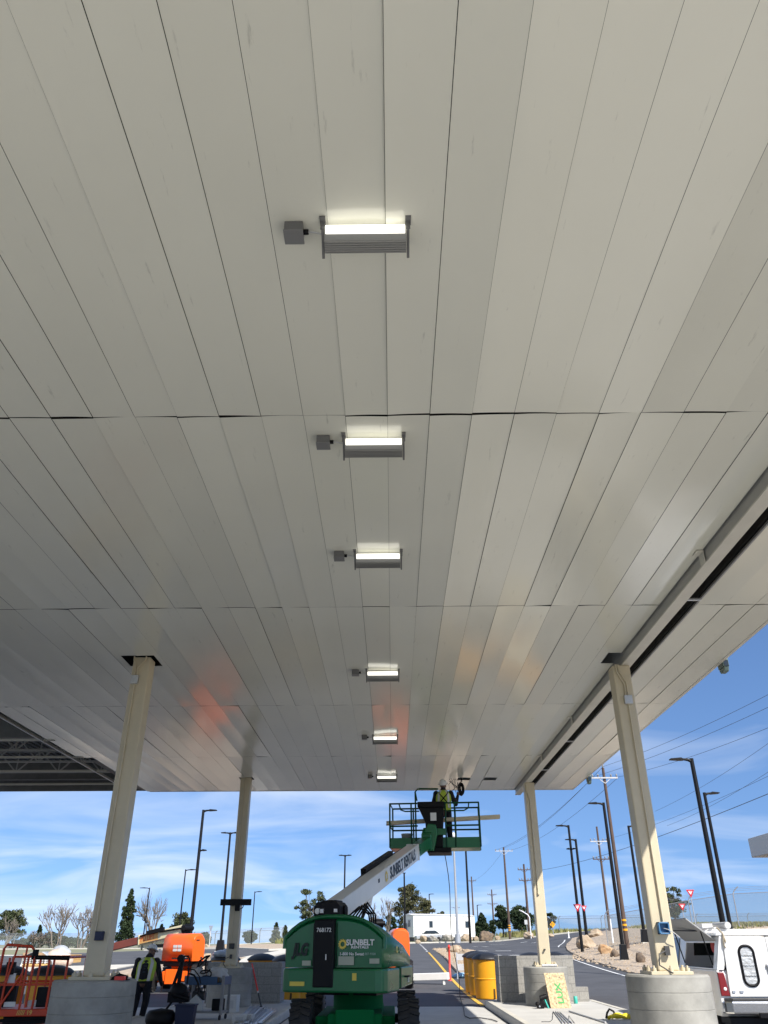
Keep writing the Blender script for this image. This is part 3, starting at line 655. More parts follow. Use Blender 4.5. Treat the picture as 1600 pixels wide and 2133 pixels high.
# black control console and support behind boom tip
cs = MB(KB); cs.box((-.44, -hd - .16, 1.0), (.28, -hd + .18, 1.14)).prism([(-.42, 1.0), (.26, 1.0), (.2, .0), (-.22, .0), (-.24, .62)], 'y', -hd - .12, -hd + .1); cs.box((-.2, -hd - .34, -.14), (.42, .1, -.02)).build('control_console', M_blk, gl, bevel=.015)
MB(KB).box((-.10, -hd - .128, .66), (.06, -hd - .122, .86)).build('document_pocket', W_txt, gl)
MB(KB).prism([(-.34, -.1), (-.02, -.1), (.08, .32), (.05, .52), (-.16, .55), (-.28, .3)], 'y', -hd - .44, -hd - .14).build('rotator_bracket', M_green, gl, bevel=.02)
MB(KB).box((.02, -hd - .18, .3), (.3, -hd - .1, .46)).build('side_bracket', M_green, gl, bevel=.01)
KW = Matrix.Translation((GX, GY, .012)) @ KB
def inb(x, y, z): return KW @ V((x, y, z))
# hoses, handles and seams on the green lift
hz = MB(GU)
for k in range(4): hz.tube([(.08 + k * .05, -.70, 2.0 - .02 * k), (.22 + k * .05, -.5, 2.16 + .02 * k), (.30 + k * .04, -.2, 2.05), (.28 + k * .03, .05, 1.7)], .016, 6)
hz.build('hydraulic_hose', M_blk, gl)
sm_ = MB(GU); sm_.tube([(.06, -1.19, 1.29), (.06, -1.19, 1.9)], .006, 5).tube([(-.34, -1.19, 1.29), (-.34, -1.19, 1.9)], .006, 5); sm_.tube([(.89, -.28, .96), (.893, -.28, 1.26)], .006, 5); sm_.build('panel_seam', M_black, gl)
for z in (.70, ): MB(GU).tube([(.86, -.05, 1.12), (.93, -.05, 1.12), (.93, .2, 1.12), (.86, .2, 1.12)], .012).build('door_handle', M_blk, gl)
lg = MB()
for s in (-.25, .25): lg.lathe([(.03, -.02), (.045, 0), (.03, .02)], c=(s, -1.34, .42), n=12, M=Matrix.Rotation(R(90), 3, 'X'))
lg.build('tow_lug', M_metal, gl); MB().tube([(-.05, -1.37, .5), (0, -1.4, .44), (.05, -1.37, .36)], .014).build('pin_clip', M_metal, gl)
MB(GU).box((-.7, -1.246, 1.02), (-.45, -1.241, 1.08)).box((.35, -1.246, 1.10), (.42, -1.241, 1.2)).build('warning_decal', MATS['decal_yellow'], gl)
# things riding in the basket
pk = MB()
a = inb(-1.32, -.2, .62); b = inb(1.75, -.2, .74)
pk.bar(a, b, .2, .012); pk.bar(a + V((0, -.1, .04)), b + V((0, -.1, .04)), .012, .09); pk.bar(a + V((0, .1, .04)), b + V((0, .1, .04)), .012, .09)
pk.bar(a + V((.1, -.05, .03)), b + V((-.06, -.05, .03)), .1, .01)
tag(pk.build('metal_trim', M_cream), 'long cream metal trim pieces laid across the basket rails', 'metal trim')
bk = inb(-.76, -.2, .025); o = MB().lathe([(.10, 0), (.13, .02), (.15, .33), (.158, .33), (.158, .36), (.15, .36)], n=24).build('bucket', M_lgrey); o.location = bk; tag(o, 'grey white bucket standing in the raised lift basket', 'bucket')
# ------------------------------------------------------------------ people
def person(label, loc, rz, J, hat_tilt=0, vest='x', group=None, girth=1.):
    """J: joint dict in local coordinates, facing +y"""
    t = T('person', label, 'person', loc, rz, group); q = lambda k: V(J[k])
    def mir(fn):
        for s in ('l', 'r'): fn(s)
    b = MB(); pel, ch, nk, hd_ = q('pelvis'), q('chest'), q('neck'), q('head')
    up = (hd_ - nk).normalized(); fwd = V(J.get('face', (0, 1, 0))).normalized(); rt = fwd.cross(V((0, 0, 1))).normalized()
    HM = Matrix((rt, fwd, rt.cross(fwd))).transposed()
    b.ell(pel, (.165, .115, .13)); b.cap(pel, ch, .14, .155); b.ell(ch, (.185, .12, .17)); b.cap(ch, nk, .12, .06); b.cap(nk, hd_ - up * .03, .06, .06)
    b.ell(hd_, (.077, .098, .115), 14, 10, HM)
    b.ell(hd_ + HM @ V((0, .04, -.06)), (.055, .06, .055), 12, 8, HM)          # jaw
    b.cap(hd_ + HM @ V((0, .095, .015)), hd_ + HM @ V((0, .118, -.02)), .011, .016)   # nose
    b.ell(hd_ + HM @ V((0, .098, -.055)), (.026, .01, .008), 10, 6, HM)      # lips
    for s in (-1, 1):
        b.ell(hd_ + HM @ V((s * .079, -.008, -.005)), (.012, .024, .034), 10, 6, HM); b.ell(hd_ + HM @ V((s * .03, .088, .028)), (.022, .012, .007), 8, 6, HM)
    def limbs(s):
        sh, el, wr, hip, kn, an = (q(k + s) for k in ('sh', 'el', 'wr', 'hip', 'kn', 'an'))
        b.ell(sh, .07); b.cap(sh, el, .056, .042); b.cap(el, wr, .042, .028)
        b.cap(hip, kn, .09, .058); b.cap(kn, an, .058, .04); b.cap(an, an + V((0, .14, -.05)), .04, .035)
        d = (wr - el).normalized(); sg = -1 if s == 'l' else 1
        pn = V(J.get('palm' + s, (-sg, 0, 0))); pn = (pn - d * pn.dot(d)).normalized(); w = d.cross(pn).normalized()
        pc = wr + d * .05
        PM = Matrix((w, d, pn)).transposed(); b.ell(pc, (.038, .052, .017), 10, 8, PM)
        curl = J.get('curl' + s, .5)
        for i, (o_, L_) in enumerate(((-.03, .066), (-.01, .078), (.01, .073), (.029, .056))):
            p = wr + d * .09 + w * o_; dd = d.copy()
            for k in range(3):
                a = curl * (.5 + .5 * k); dn = (dd * math.cos(a) + pn * math.sin(a)).normalized(); pn2 = pn
                p2 = p + dn * L_ * (.45, .32, .23)[k]; b.cap(p, p2, .0098 - .001 * k, .009 - .001 * k, 8); p = p2; dd = dn
        th = (w * -1); p = wr + d * .03 + th * .03; p2 = p + (th * .6 + d * .6 + pn * .4).normalized() * .036; p3 = p2 + (d * .8 + pn * .6).normalized() * .03
        b.cap(p, p2, .012, .011, 8); b.cap(p2, p3, .011, .009, 8)
    mir(limbs); b.build('body', M_skin, t, remesh=.0075)
    j = MB(); g_ = girth
    j.ell(pel + V((0, 0, .06)), (.185 * g_, .14 * g_, .13)); j.cap(pel + V((0, 0, .05)), ch, .155 * g_, .165 * g_); j.ell(ch, (.205 * g_, .145 * g_, .18)); j.cap(ch, nk, .13, .085)
    j.cap(nk, nk.lerp(hd_, .25), .082, .078)
    for s in 'lr':
        sh, el, wr = q('sh' + s), q('el' + s), q('wr' + s); j.ell(sh, .088); j.cap(sh, el, .076, .062); j.cap(el, el.lerp(wr, .93), .062, .042)
    j.build('jacket', M_cloth, t, remesh=.014)
    tr = MB(); tr.ell(pel, (.178, .135, .13))
    for s in 'lr':
        hip, kn, an = q('hip' + s), q('kn' + s), q('an' + s); tr.cap(hip, kn, .108, .08); tr.cap(kn, an + V((0, 0, .02)), .08, .068)
    tr.build('trousers', M_denim, t, remesh=.014)
    for s in 'lr':
        an = q('an' + s); bo = MB(); bo.cap(an, an + V((0, 0, -.06)), .058, .055); bo.ell(an + V((0, .09, -.055)), (.05, .13, .045)); bo.ell(an + V((0, .06, -.085)), (.052, .16, .022)); bo.build('boot', M_black, t, remesh=.012)
    # vest
    v = MB(); ax = (nk - pel).normalized(); secs = []
    base = pel + V((0, 0, .0))
    for f, rx, ry in ((.0, .2, .155), (.25, .2, .16), (.55, .215, .165), (.8, .215, .16), (.92, .17, .12), (1.02, .095, .09)):
        c_ = base.lerp(nk, f)
        secs.append([c_ + V((rx * g_ * math.cos(2 * math.pi * i / 20), ry * g_ * math.sin(2 * math.pi * i / 20), 0)) for i in range(20)])
    vo = v.loft(secs, caps=False).build('safety_vest', M_vest, t)
    so = vo.modifiers.new('sol', 'SOLIDIFY'); so.thickness = .008
    st = MB()
    def on(f, a, off=.012):
        fs = (0, .25, .55, .8, .92, 1.02); rx = (.2, .2, .215, .215, .17, .095); ry = (.155, .16, .165, .16, .12, .09)
        for k in range(5):
            if f <= fs[k + 1]:
                u = (f - fs[k]) / (fs[k + 1] - fs[k]); X = rx[k] + (rx[k + 1] - rx[k]) * u; Y = ry[k] + (ry[k + 1] - ry[k]) * u; break
        return base.lerp(nk, f) + V(((X * g_ + off) * math.cos(a), (Y * g_ + off) * math.sin(a), 0))
    def strip(fa, w, m, name):
        s_ = MB(); vs = []
        for f, a in fa:
            vs += [on(f, a - w), on(f, a + w)]
        s_.add(vs, [(2 * i, 2 * i + 1, 2 * i + 3, 2 * i + 2) for i in range(len(fa) - 1)]); o = s_.build(name, m, t); o.modifiers.new('sol', 'SOLIDIFY').thickness = .006
    bk_ = -math.pi / 2
    if vest == 'stripes':
        for s in (-1, 1): strip([(i / 10 * .98, bk_ + s * .62) for i in range(11)], .17, M_vests, 'reflective_stripe')
        for i, (ff, ww) in enumerate(((.74, .12), (.62, .16), (.5, .07), (.36, .16))): strip([(ff, bk_ - ww), (ff + .04, bk_ - ww)] if 0 else [(ff, bk_), (ff + .05, bk_)], ww * .8, K_txt, 'back_print')
    else:
        for s in (-1, 1): strip([(i / 10 * .9 + .1, bk_ + s * .75 - s * .02 * i) for i in range(11)], .16, M_vests, 'reflective_stripe')
        for s in (-1, 1): strip([(.95 - i * .06, bk_ + s * (.8 - i * .13)) for i in range(12)], .09, M_blk, 'harness_strap')
        strip([(.18, bk_ - 1.2), (.2, bk_)], .05, M_blk, 'harness_strap')
    # hard hat
    hm = MB(Matrix.Translation(hd_ + HM @ V((0, 0, .045))) @ (HM.to_4x4()) @ Matrix.Rotation(hat_tilt, 4, 'X'))
    prof = [(.122, 0), (.118, .012), (.112, .04), (.1, .075), (.075, .105), (.04, .122), (0.001, .127)]
    hm.lathe(prof, n=24, M=Matrix.Diagonal((.95, 1.12, 1))); hm.ell((0, .11, .004), (.09, .075, .009)); hm.lathe([(.148, -.002), (.15, .004), (.12, .008)], n=24, M=Matrix.Diagonal((.92, 1.08, 1))); hm.tube([(0, -.12, .03), (0, -.07, .1), (0, 0, .128), (0, .07, .1), (0, .12, .04)], .012)
    hm.build('hard_hat', M_hat, t); return t
# worker in the basket: back to us, right arm raised to the right
hp = 0.93
J1 = dict(pelvis=(0, 0, .95), chest=(0, .05, 1.26), neck=(0, .07, 1.48), head=(.0, .12, 1.625), face=(.1, 1, .25), shl=(-.2, .06, 1.40), ell=(-.29, .1, 1.14), wrl=(-.24, .3, 1.1), shr=(.2, .06, 1.40), elr=(.33, .1, 1.13), wrr=(.40, .24, 1.38),
          hipl=(-.1, 0, .92), knl=(-.12, .05, .5), anl=(-.12, 0, .11), hipr=(.1, 0, .92), knr=(.13, .04, .5), anr=(.14, .0, .11), curlr=1.25, curll=.9, palmr=(-.3, .9, .2))
hx = atY(923, 1640, BC.y - .1); pb = inb(0, 0, .022)
wz = pb.z; wp = T  # basket floor height
person('worker in hard hat and lime vest standing in the raised green basket', (hx.x - .0, BC.y - .12, pb.z), R(-4), J1, R(8), 'harness')
sc_ = MB(); a = V((hx.x + .40, BC.y + .13, pb.z + 1.44)); sc_.cyl(a + V((0, 0, -.1)), a + V((.0, 0, .02)), .016).cyl(a, a + V((.03, .02, .26)), .006, n=6).cyl(a + V((.03, .02, .2)), a + V((.033, .022, .30)), .012, n=8)
tag(sc_.build('hand_tool', M_dgrey), 'slim hand tool held up by the worker in the basket', 'tool')
# worker at left by the pedestal
J2 = dict(pelvis=(0, 0, .90), chest=(.01, .10, 1.17), neck=(.02, .17, 1.37), head=(.06, .25, 1.485), face=(.45, 1, -.25), shl=(-.21, .14, 1.29), ell=(-.27, .06, 1.03), wrl=(-.25, .26, .86), shr=(.22, .15, 1.29), elr=(.33, .14, 1.02), wrr=(.38, .26, .80),
          hipl=(-.1, 0, .88), knl=(-.13, .06, .48), anl=(-.16, -.06, .11), hipr=(.1, 0, .88), knr=(.09, .1, .48), anr=(.04, .05, .11), curlr=.7, curll=.7)
pz = atG(303, 2126); person('worker in lime vest and white hard hat standing behind the left pedestal', (atY(292, 2100, 21.2).x, 21.2, -.03), R(4), J2, R(-5), 'stripes', girth=1.08)
# ------------------------------------------------------------------ orange lifts
ol, OU, OB = boom_lift('orange boom lift at left with cream boom lowered toward the left', (-12.0 + .6, 30.2, .02), R(0), R(62), M_orange, M_creamb, M_maroon, R(-9), 2.45, 1.9, 'boom lifts', M_boomw, -1)
p = atY(378, 1985, 34.6); ol.location = (p.x + .10, 34.6, g(p.x, 34.6) + .03)
def oside(y, z, x=-.145): return OB @ TM((x, y, z), (0, -1, 0), (0, 0, 1))
text('lettering', 'PO LIFT', .30, mat('decal_orange', (.75, .12, .02), .5), ol, oside(1.95, .0), .72, .008)
MB(OB).box((-.1445, 1.4, -.15), (-.142, 2.45, .13)).build('decal_panel', mat('decal_sunrise', (.80, .42, .13), .5), ol)
for yy in (-.62, -.40):
    for zz in (1.42, 1.30): MB(OU).box((-.806, yy, zz), (-.795, yy + .18, zz + .09)).build('decal_plate', W_txt, ol)
MB(OU).box((-.803, -1.0, 1.04), (-.795, -.2, 1.08)).build('hood_seam', M_black, ol)
MB(OU).ell((-.80, -.75, 1.12), (.01, .2, .05)).build('logo_smear', W_txt, ol)
MB(OU).box((-.62, -1.19, 1.66), (-.44, -1.165, 1.69)).box((-.3, -1.19, 1.06), (-.22, -1.165, 1.12)).build('hood_vent', M_black, ol)
text('lettering', '17', .2, K_txt, ol, TM((-.62, -.1, .47), (0, -1, 0), (0, 0, 1)), 1, .006)
MB(OB).prism([(4.3, -.3), (4.75, -.5), (4.9, .2), (4.3, .16)], 'x', -.16, .16).build('boom_nose', M_maroon, ol, bevel=.02)
o2, O2U, O2B = boom_lift('orange boom lift parked behind the green one, mostly hidden', (-.13, 36.2, .03), R(0), R(8), M_orange, M_creamb, M_maroon, R(-4), 3.0, 1.2, 'boom lifts', M_boomw, 1)
o2.location = (-.22, 36.4, g(0, 36) + .03); o2.scale = (1, 1, 1.08)
# ------------------------------------------------------------------ scissor lift at left edge
s0 = atY(70, 2050, 15.0)
sl = T('scissor_lift', 'orange scissor lift with railings, lowered, at the far left', 'scissor lift', (s0.x - .1, 15.2, .012), R(6))
MB().box((-.62, -.45, .12), (.62, .75, .44)).build('chassis', M_orange2, sl, bevel=.02)
for sx in (-.5, .5):
    for sy in (-.3, .6): wheel(sl, (sx, sy, .15), .15, .1, M_grey, False)
xs_ = MB()
for k in range(2):
    for s in (-1, 1): xs_.bar((-.5, .5 * s * .6 + .15, .45 + .06 * k), (.5, .5 * s * .6 + .15, .52 + .06 * k), .04, .05)
xs_.build('scissor_arms', M_blk, sl)
MB().box((-.66, -.5, .60), (.66, .8, .70)).build('platform', M_orange2, sl, bevel=.01)
r_ = MB()
for x in (-.64, -.3, .0, .2, .42, .64):
    r_.tube([(x, -.48, .7), (x, -.48, 1.42)], .019)
    if x in (-.64, .0, .64): r_.tube([(x, .78, .7), (x, .78, 1.42)], .019)
for z in (1.04,): r_.tube([(-.64, -.48, z), (.64, -.48, z), (.64, .78, z), (-.64, .78, z)], .019, closed=True)
r_.tube([(-.64, .78, 1.42), (.64, .78, 1.42), (.64, -.48, 1.42)], .019)
r_.tube([(-.42, -.5, .8), (-.42, -.5, 1.55), (-.38, -.5, 1.61), (.02, -.5, 1.58), (.1, -.5, 1.5), (.1, -.5, .72)], .022); r_.tube([(-.2, -.5, 1.6), (-.28, -.5, 1.06)], .016); r_.tube([(-.05, -.5, 1.58), (-.05, -.5, 1.06)], .016)
r_.tube([(-.3, -.5, .75), (-.05, -.5, 1.2)], .016)
r_.build('guard_rail', M_orange2, sl)
MB().tube([(.05, -.49, 1.425), (.66, -.49, 1.41)], .032).build('rail_pad', M_blk, sl)
MB().box((-.38, -.45, .72), (-.12, -.3, 1.02)).build('battery_box', M_blk, sl, bevel=.01)
MB().box((.22, -.44, .72), (.44, -.3, 1.0)).build('tool_box', M_blk, sl, bevel=.01)
MB().box((-.34, -.49, 1.18), (-.2, -.4, 1.36)).build('control_box', M_blk, sl, bevel=.01)
MB().cyl((.1, -.5, 1.44), (.1, -.5, 1.54), .05).build('knob', M_blk, sl)
MB().box((-.3, -.46, 1.06), (-.16, -.452, 1.2)).box((-.26, -.46, .73), (-.08, -.452, .8)).box((.06, -.452, .73), (.24, -.446, .82)).build('placard', W_txt, sl)
text('lettering', '///// 19', .09, mat('decal_gold', (.75, .5, .1), .5), sl, TM((.1, -.504, .65), (1, 0, 0), (0, 0, 1)), 1, .002)
# ------------------------------------------------------------------ barrels
def barrel0(label):
    t = T('crash_barrel', label, 'barrel', (0, 0, 0), 0, 'yellow crash cushion barrels with black lids')
    MB().lathe([(.40, 0), (.42, .03), (.44, .55), (.452, .56), (.452, .585), (.442, .60), (.455, 1.10), (.47, 1.11), (.47, 1.14), (.44, 1.14)], n=36).build('drum', M_barrel, t).modifiers.new('es', 'EDGE_SPLIT').split_angle = R(25)
    MB().box((-.025, -.455, .03), (.025, -.40, .3)).build('slot', mat('slot_dark', (.08, .04, .0), .7), t)
    MB().lathe([(.50, 1.125), (.505, 1.14), (.48, 1.18), (.36, 1.26), (.18, 1.315), (.001, 1.33)], n=36).build('lid', M_lid, t); return t
BB = [(3.13, 29.9, 'yellow barrel nearest the block wall, right of the yellow line'), (3.08, 31.6, 'yellow barrel second in the row left of the block wall'), (3.06, 33.2, 'yellow barrel farthest in the row beside the red post'), (4.62, 29.9, 'yellow barrel behind the right block wall, only its lid showing'), (5.5, 30.6, 'yellow barrel hidden behind the column on the right'),
      (-4.36, 29.6, 'yellow barrel behind the left block wall, black lid on top'), (-3.1, 30.0, 'yellow barrel right of the left block wall, behind the green lift'), (-5.6, 29.7, 'yellow barrel behind the left block wall, plastic lying on its lid'),
      (-7.22, 18.9, 'yellow barrel beside the left pedestal, behind the orange railings'), (-8.3, 19.1, 'yellow barrel at the left edge behind the scissor lift'), (-3.3, 27.9, 'low yellow barrel under the tail of the green lift')]
B0 = None
for i, (x, y, l) in enumerate(BB):
    if i == 0: B0 = barrel0(l); b_ = B0
    else: b_ = dup(B0, (0, 0, 0), None, l)
    b_.location = (x, y, g(x, y) + .012); b_.rotation_euler.z = i * 1.3
    if i in (8, 9): b_.scale = (1, 1, .93)
    if i == 0: b_.rotation_euler.z = R(20)
# ------------------------------------------------------------------ block walls
def cmu(label, x0, x1, y, z1, ret, yb):
    t = T('block_wall', label, 'block wall', (0, 0, 0), 0, 'concrete block walls behind the pedestals')
    MB().box((x0, y, .166), (x1, y + .2, z1)).box((x0, y + .2, .166), (x0 + .2, yb, z1)).box((x1 - .2, y + .2, .166), (x1, yb, z1)).build('wall', M_cmu, t, bevel=.006)
    return t
a = atY(1040, 2040, 25.6); b = atY(1197, 2040, 25.6)
w = cmu('sunlit grey concrete block wall behind the rear right pedestal', a.x, b.x, 25.55, 1.30, 0, 26.5)
MB().box((b.x - .01, 25.9, .166), (b.x + .42, 26.1, .52)).build('low_step', M_cmu, w, bevel=.006)
a = atY(431, 2040, 25.6); b = atY(586, 2040, 25.6)
cmu('shaded concrete block wall behind the rear left pedestal', a.x, b.x, 25.55, 1.16, 0, 26.5)
# ------------------------------------------------------------------ pickup truck
TY = 16.5; tp = atY(1491, 2060, TY)
tk = T('pickup_truck', 'white pickup truck with utility cap, parked right with its side hatch open', 'pickup truck', (tp.x + 1.07, TY, .0), R(-1.5))
Wd = 1.0
def body():
    side = [(0, .55), (.0, 1.10), (.03, 1.17), (2.1, 1.17), (2.1, 1.14), (3.9, 1.14), (5.2, 1.08), (5.45, .95), (5.5, .55), (5.0, .40), (4.85, .62), (4.6, .80), (4.3, .82), (4.05, .66), (3.95, .40), (1.6, .40), (1.5, .64), (1.25, .82), (.95, .82), (.7, .66), (.6, .45), (.15, .45)]
    secs = []
    for x, ins in ((-Wd + .03, .03), (-Wd, 0), (-Wd, 0), (Wd, 0), (Wd - .03, .03)):
        secs.append([V((x, y, z)) for y, z in side])
    m = MB(); m.prism(side, 'x', -Wd, Wd); return m
body().build('body', M_truck, tk, bevel=.04)
for sx in (-1, 1):
    for y in (1.1, 4.45): wheel(tk, (sx * (Wd - .14), y, .37), .37, .24, M_chrome, False)
# cab
cabs = [V((0, 0, 0))]
cb_ = []
for y, hw_, z in ((2.15, .94, 1.14), (2.2, .80, 1.78), (3.15, .80, 1.80), (3.9, .92, 1.14)): pass
cab = MB(); outl = [(2.15, 1.10), (2.22, 1.74), (2.35, 1.80), (3.1, 1.80), (3.25, 1.76), (3.95, 1.12)]
secs = [[V((x0_, y, z)) for (y, z), x0_ in zip(outl, xs)] for xs in ([-.97, -.80, -.76, -.76, -.80, -.95], [.97, .80, .76, .76, .80, .95])]
cab.loft(secs, smooth=False).build('cab', M_truck, tk, bevel=.03)
MB().add([(-.7, 2.165, 1.22), (.7, 2.165, 1.22), (.62, 2.208, 1.66), (-.62, 2.208, 1.66)], [(0, 1, 2, 3)]).build('rear_cab_window', M_glass, tk)
for s in (-1, 1):
    MB().add([(s * .958, 2.45, 1.2), (s * .948, 3.6, 1.2), (s * .82, 3.2, 1.70), (s * .82, 2.5, 1.70)], [(0, 1, 2, 3)]).build('side_window', M_glass, tk)
    mm = MB().cb((s * 1.1, 3.5, 1.28), (.2, .09, .24)).bar((s * .9, 3.52, 1.2), (s * 1.05, 3.52, 1.24), .04, .04); mm.build('mirror', M_blk, tk, bevel=.03)
# cap shell with an opening on the left side
CZ0, CZ1 = 1.175, 1.73; k = MB(); inset = .15
def capx(z, s): return s * (Wd - .02 - inset * (z - CZ0) / (CZ1 - CZ0))
def capq(y0, y1, z0, z1, s):
    vs = []
    for y in (y0, y1):
        for z in (z0, z1):
            vs += [(capx(z, s), y, z), (capx(z, s) - s * .03, y, z)]
    k.add(vs, [(0, 2, 6, 4), (1, 5, 7, 3), (0, 1, 3, 2), (4, 6, 7, 5), (0, 4, 5, 1), (2, 3, 7, 6)])
OY0, OY1, OZ0, OZ1 = .20, 1.95, 1.20, 1.61
for y0, y1, z0, z1 in ((.0, OY0, CZ0, CZ1), (OY1, 2.12, CZ0, CZ1), (OY0, OY1, OZ1, CZ1), (OY0, OY1, CZ0, OZ0)): capq(y0, y1, z0, z1, -1)
capq(0, OY0, CZ0, CZ1, 1); capq(OY1, 2.12, CZ0, CZ1, 1); capq(OY0, OY1, OZ1, CZ1, 1); capq(OY0, OY1, CZ0, OZ0, 1)
k.prism([(-.905, CZ1), (-.86, CZ1 + .04), (0, CZ1 + .08), (.86, CZ1 + .04), (.905, CZ1)], 'y', -.03, 2.14)
k.prism([(capx(CZ0, -1), CZ0), (capx(CZ1, -1), CZ1), (capx(CZ1, -1) + .16, CZ1), (capx(CZ0, -1) + .13, CZ0)], 'y', -.015, .03).prism([(capx(CZ0, 1), CZ0), (capx(CZ1, 1), CZ1), (capx(CZ1, 1) - .16, CZ1), (capx(CZ0, 1) - .13, CZ0)], 'y', -.015, .03)
k.build('cap_shell', M_truck, tk, bevel=.008)
MB().add([(.93, OY0, OZ0), (.93, OY1, OZ0), (.87, OY1, OZ1), (.87, OY0, OZ1)], [(0, 1, 2, 3)]).build('cap_window', mat('cap_glass', (.03, .05, .04), .1), tk)
MB().box((.78, .1, 1.18), (.80, 2.05, 1.70)).build('cap_shade_panel', M_dgrey, tk)  # dark panel added so the open cap looks shaded inside
MB().box((-.9, .05, 1.171), (.9, 2.1, 1.177)).build('bed_liner', M_blk, tk)
MB().cyl((-.55, 1.3, 1.55), (-.4, 1.3, 1.55), .11, n=16).build('red_reel', M_redp, tk)
h0 = V((capx(OZ1, -1), 0, OZ1 + .03)); hd2 = V((-.74, 0, .56)).normalized() * .60
ht = MB(); 
for y0 in (OY0 - .05,): 
    vs = []
    for y in (OY0 - .05, OY1 + .05):
        for q in (h0, h0 + hd2):
            vs += [(q.x, y, q.z), (q.x, y, q.z + .03)]
    ht.add(vs, [(0, 2, 3, 1), (4, 5, 7, 6), (0, 1, 5, 4), (2, 6, 7, 3), (0, 4, 6, 2), (1, 3, 7, 5)])
ht.build('side_hatch', mat('hatch_grey', (.33, .33, .33), .6), tk, bevel=.005)
gs = MB()
for y in (OY0 + .03, OY1 - .03): q = h0 + hd2 * .45; gs.cyl((capx(OZ0 + .05, -1), y, OZ0 + .05), (q.x, y, q.z), .012, n=8)
gs.build('gas_strut', M_blk, tk)
q = h0 + hd2 * .5; MB().bar((q.x, OY0 + .2, q.z - .01), (q.x - .12, OY1 - .5, q.z + .01), .03, .02).build('latch_bar', M_blk, tk)
# rear doors
dz0, dz1 = .76, 1.705
def door(s):
    x0, x1 = (.0, .84) if s > 0 else (-.84, .0)
    d = MB().prism([(x0 + .006 * (s < 0) + .004, dz0), (x1 - .004, dz0), ((x1 - .06) if s > 0 else x1 - .004, dz1), ((x0 + .06) if s < 0 else x0 + .004, dz1)], 'y', -.045, -.016).build('rear_door', M_truck, tk, bevel=.008)
    cx = s * .40; hw_, z0, z1, r = .13, .93, 1.56, .11
    def rr(hw, z0, z1, r, n=7):
        out = []
        for (px, pz, a0) in ((cx + hw - r, z1 - r, 0), (cx - hw + r, z1 - r, 90), (cx - hw + r, z0 + r, 180), (cx + hw - r, z0 + r, 270)):
            for i in range(n): a = R(a0 + 90 * i / (n - 1)); out.append((px + r * math.cos(a), pz + r * math.sin(a)))
        return out
    MB().tube([(x, -.05, z) for x, z in rr(hw_, z0, z1, r)], .024, 8, closed=True).build('window_seal', M_blk, d)
    MB().prism(rr(hw_ - .01, z0 + .01, z1 - .01, r), 'y', -.050, -.046).build('window_foil', mat('foil', (.62, .62, .60), .35, .5, var=.12, vscale=14, bump=.9, bscale=16), d)
    fo = MB()
    for zz in (1.08, 1.24, 1.40): fo.tube([(cx - hw_ + .015 + i * .024, -.054, zz + (.006 if i % 2 else -.006)) for i in range(11)], .005, 5)
    fo.build('foil_crease', M_dgrey, d)
    if s < 0:
        MB().cb((-.035, -.07, 1.25), (.10, .045, .05)).cb((-.05, -.065, 1.19), (.05, .04, .09)).build('door_latch', M_galv, d, bevel=.006)
    for zz in (.84,): MB().cb((s * .62, -.055, zz), (.06, .02, .035)).build('hinge', M_galv, d); MB().cb((s * .76, -.055, zz), (.05, .02, .035)).build('hinge', M_galv, d)
door(-1); door(1)
MB().tube([(-.77, -.05, 1.72), (-.78, -.06, 1.57), (-.76, -.06, 1.53)], .012).tube([(-.8, .1, 1.86), (-.76, -.04, 1.76), (-.74, -.06, 1.62)], .016).build('tie_rope', mat('rope_tan', (.35, .3, .22), .9), tk)
for s in (-1, 1):
    tl = MB().prism([(s * .985, .77), (s * .985, 1.14), (s * .87, 1.14), (s * .83, .77)], 'y', -.035, .05); o = tl.build('tail_light', M_red, tk, bevel=.012)
    MB().ell((s * .90, -.036, .88), (.03, .012, .03)).build('reverse_lamp', M_signw, o)
    MB().box((s * .99 if s < 0 else .95, -.02, 1.14), (s * .95 if s < 0 else .99, .1, 1.175)).build('bed_corner', M_truck, tk)
bp = MB(); bo_ = [(-1.0, .1), (-.98, -.08), (-.86, -.16), (.86, -.16), (.98, -.08), (1.0, .1)]
bp.prism(bo_, 'z', .50, .70); bp.build('bumper', M_chrome, tk, bevel=.03)
MB().prism([(-.95, .08), (-.93, -.085), (-.84, -.155), (.84, -.155), (.93, -.085), (.95, .08)], 'z', .702, .74).build('bumper_pad', M_dgrey, tk, bevel=.006)
MB().box((-.42, -.17, .44), (.42, -.11, .53)).box((-.9, .0, .33), (.9, .5, .44)).box((-.1, -.22, .40), (.1, .2, .5)).cyl((-.5, .2, .3), (-.5, 1.0, .34), .08).box((.3, .1, .25), (.6, .7, .42)).build('tow_hitch', M_blk, tk, bevel=.01)
pl_ = MB().box((-.15, -.178, .53), (.15, -.165, .69)).build('number_plate', M_signw, tk); text('plate_number', '27', .11, mat('decal_navy', (.02, .03, .2), .5), pl_, TM((-.09, -.18, .61), (1, 0, 0), (0, 0, 1)), 1, .003)
rk = MB()
for y in (.35, 1.6): rk.box((-.9, y, 1.80), (.9, y + .05, 1.84))
rk.box((-.86, .1, 1.842), (-.8, 2.0, 1.87)); rk.build('roof_rack', M_truck, tk, bevel=.005)
cpz = MB()
cpz.cyl((-.55, .2, 1.902), (-.55, 2.1, 1.902), .06); o = cpz.build('grey_pipe', M_lgrey)
o.parent = None; o.matrix_world = Matrix.Translation(tk.location) @ Matrix.Rotation(R(-1.5), 4, 'Z'); tag(o, 'grey plastic pipe tied on the pickup roof rack', 'pipe')
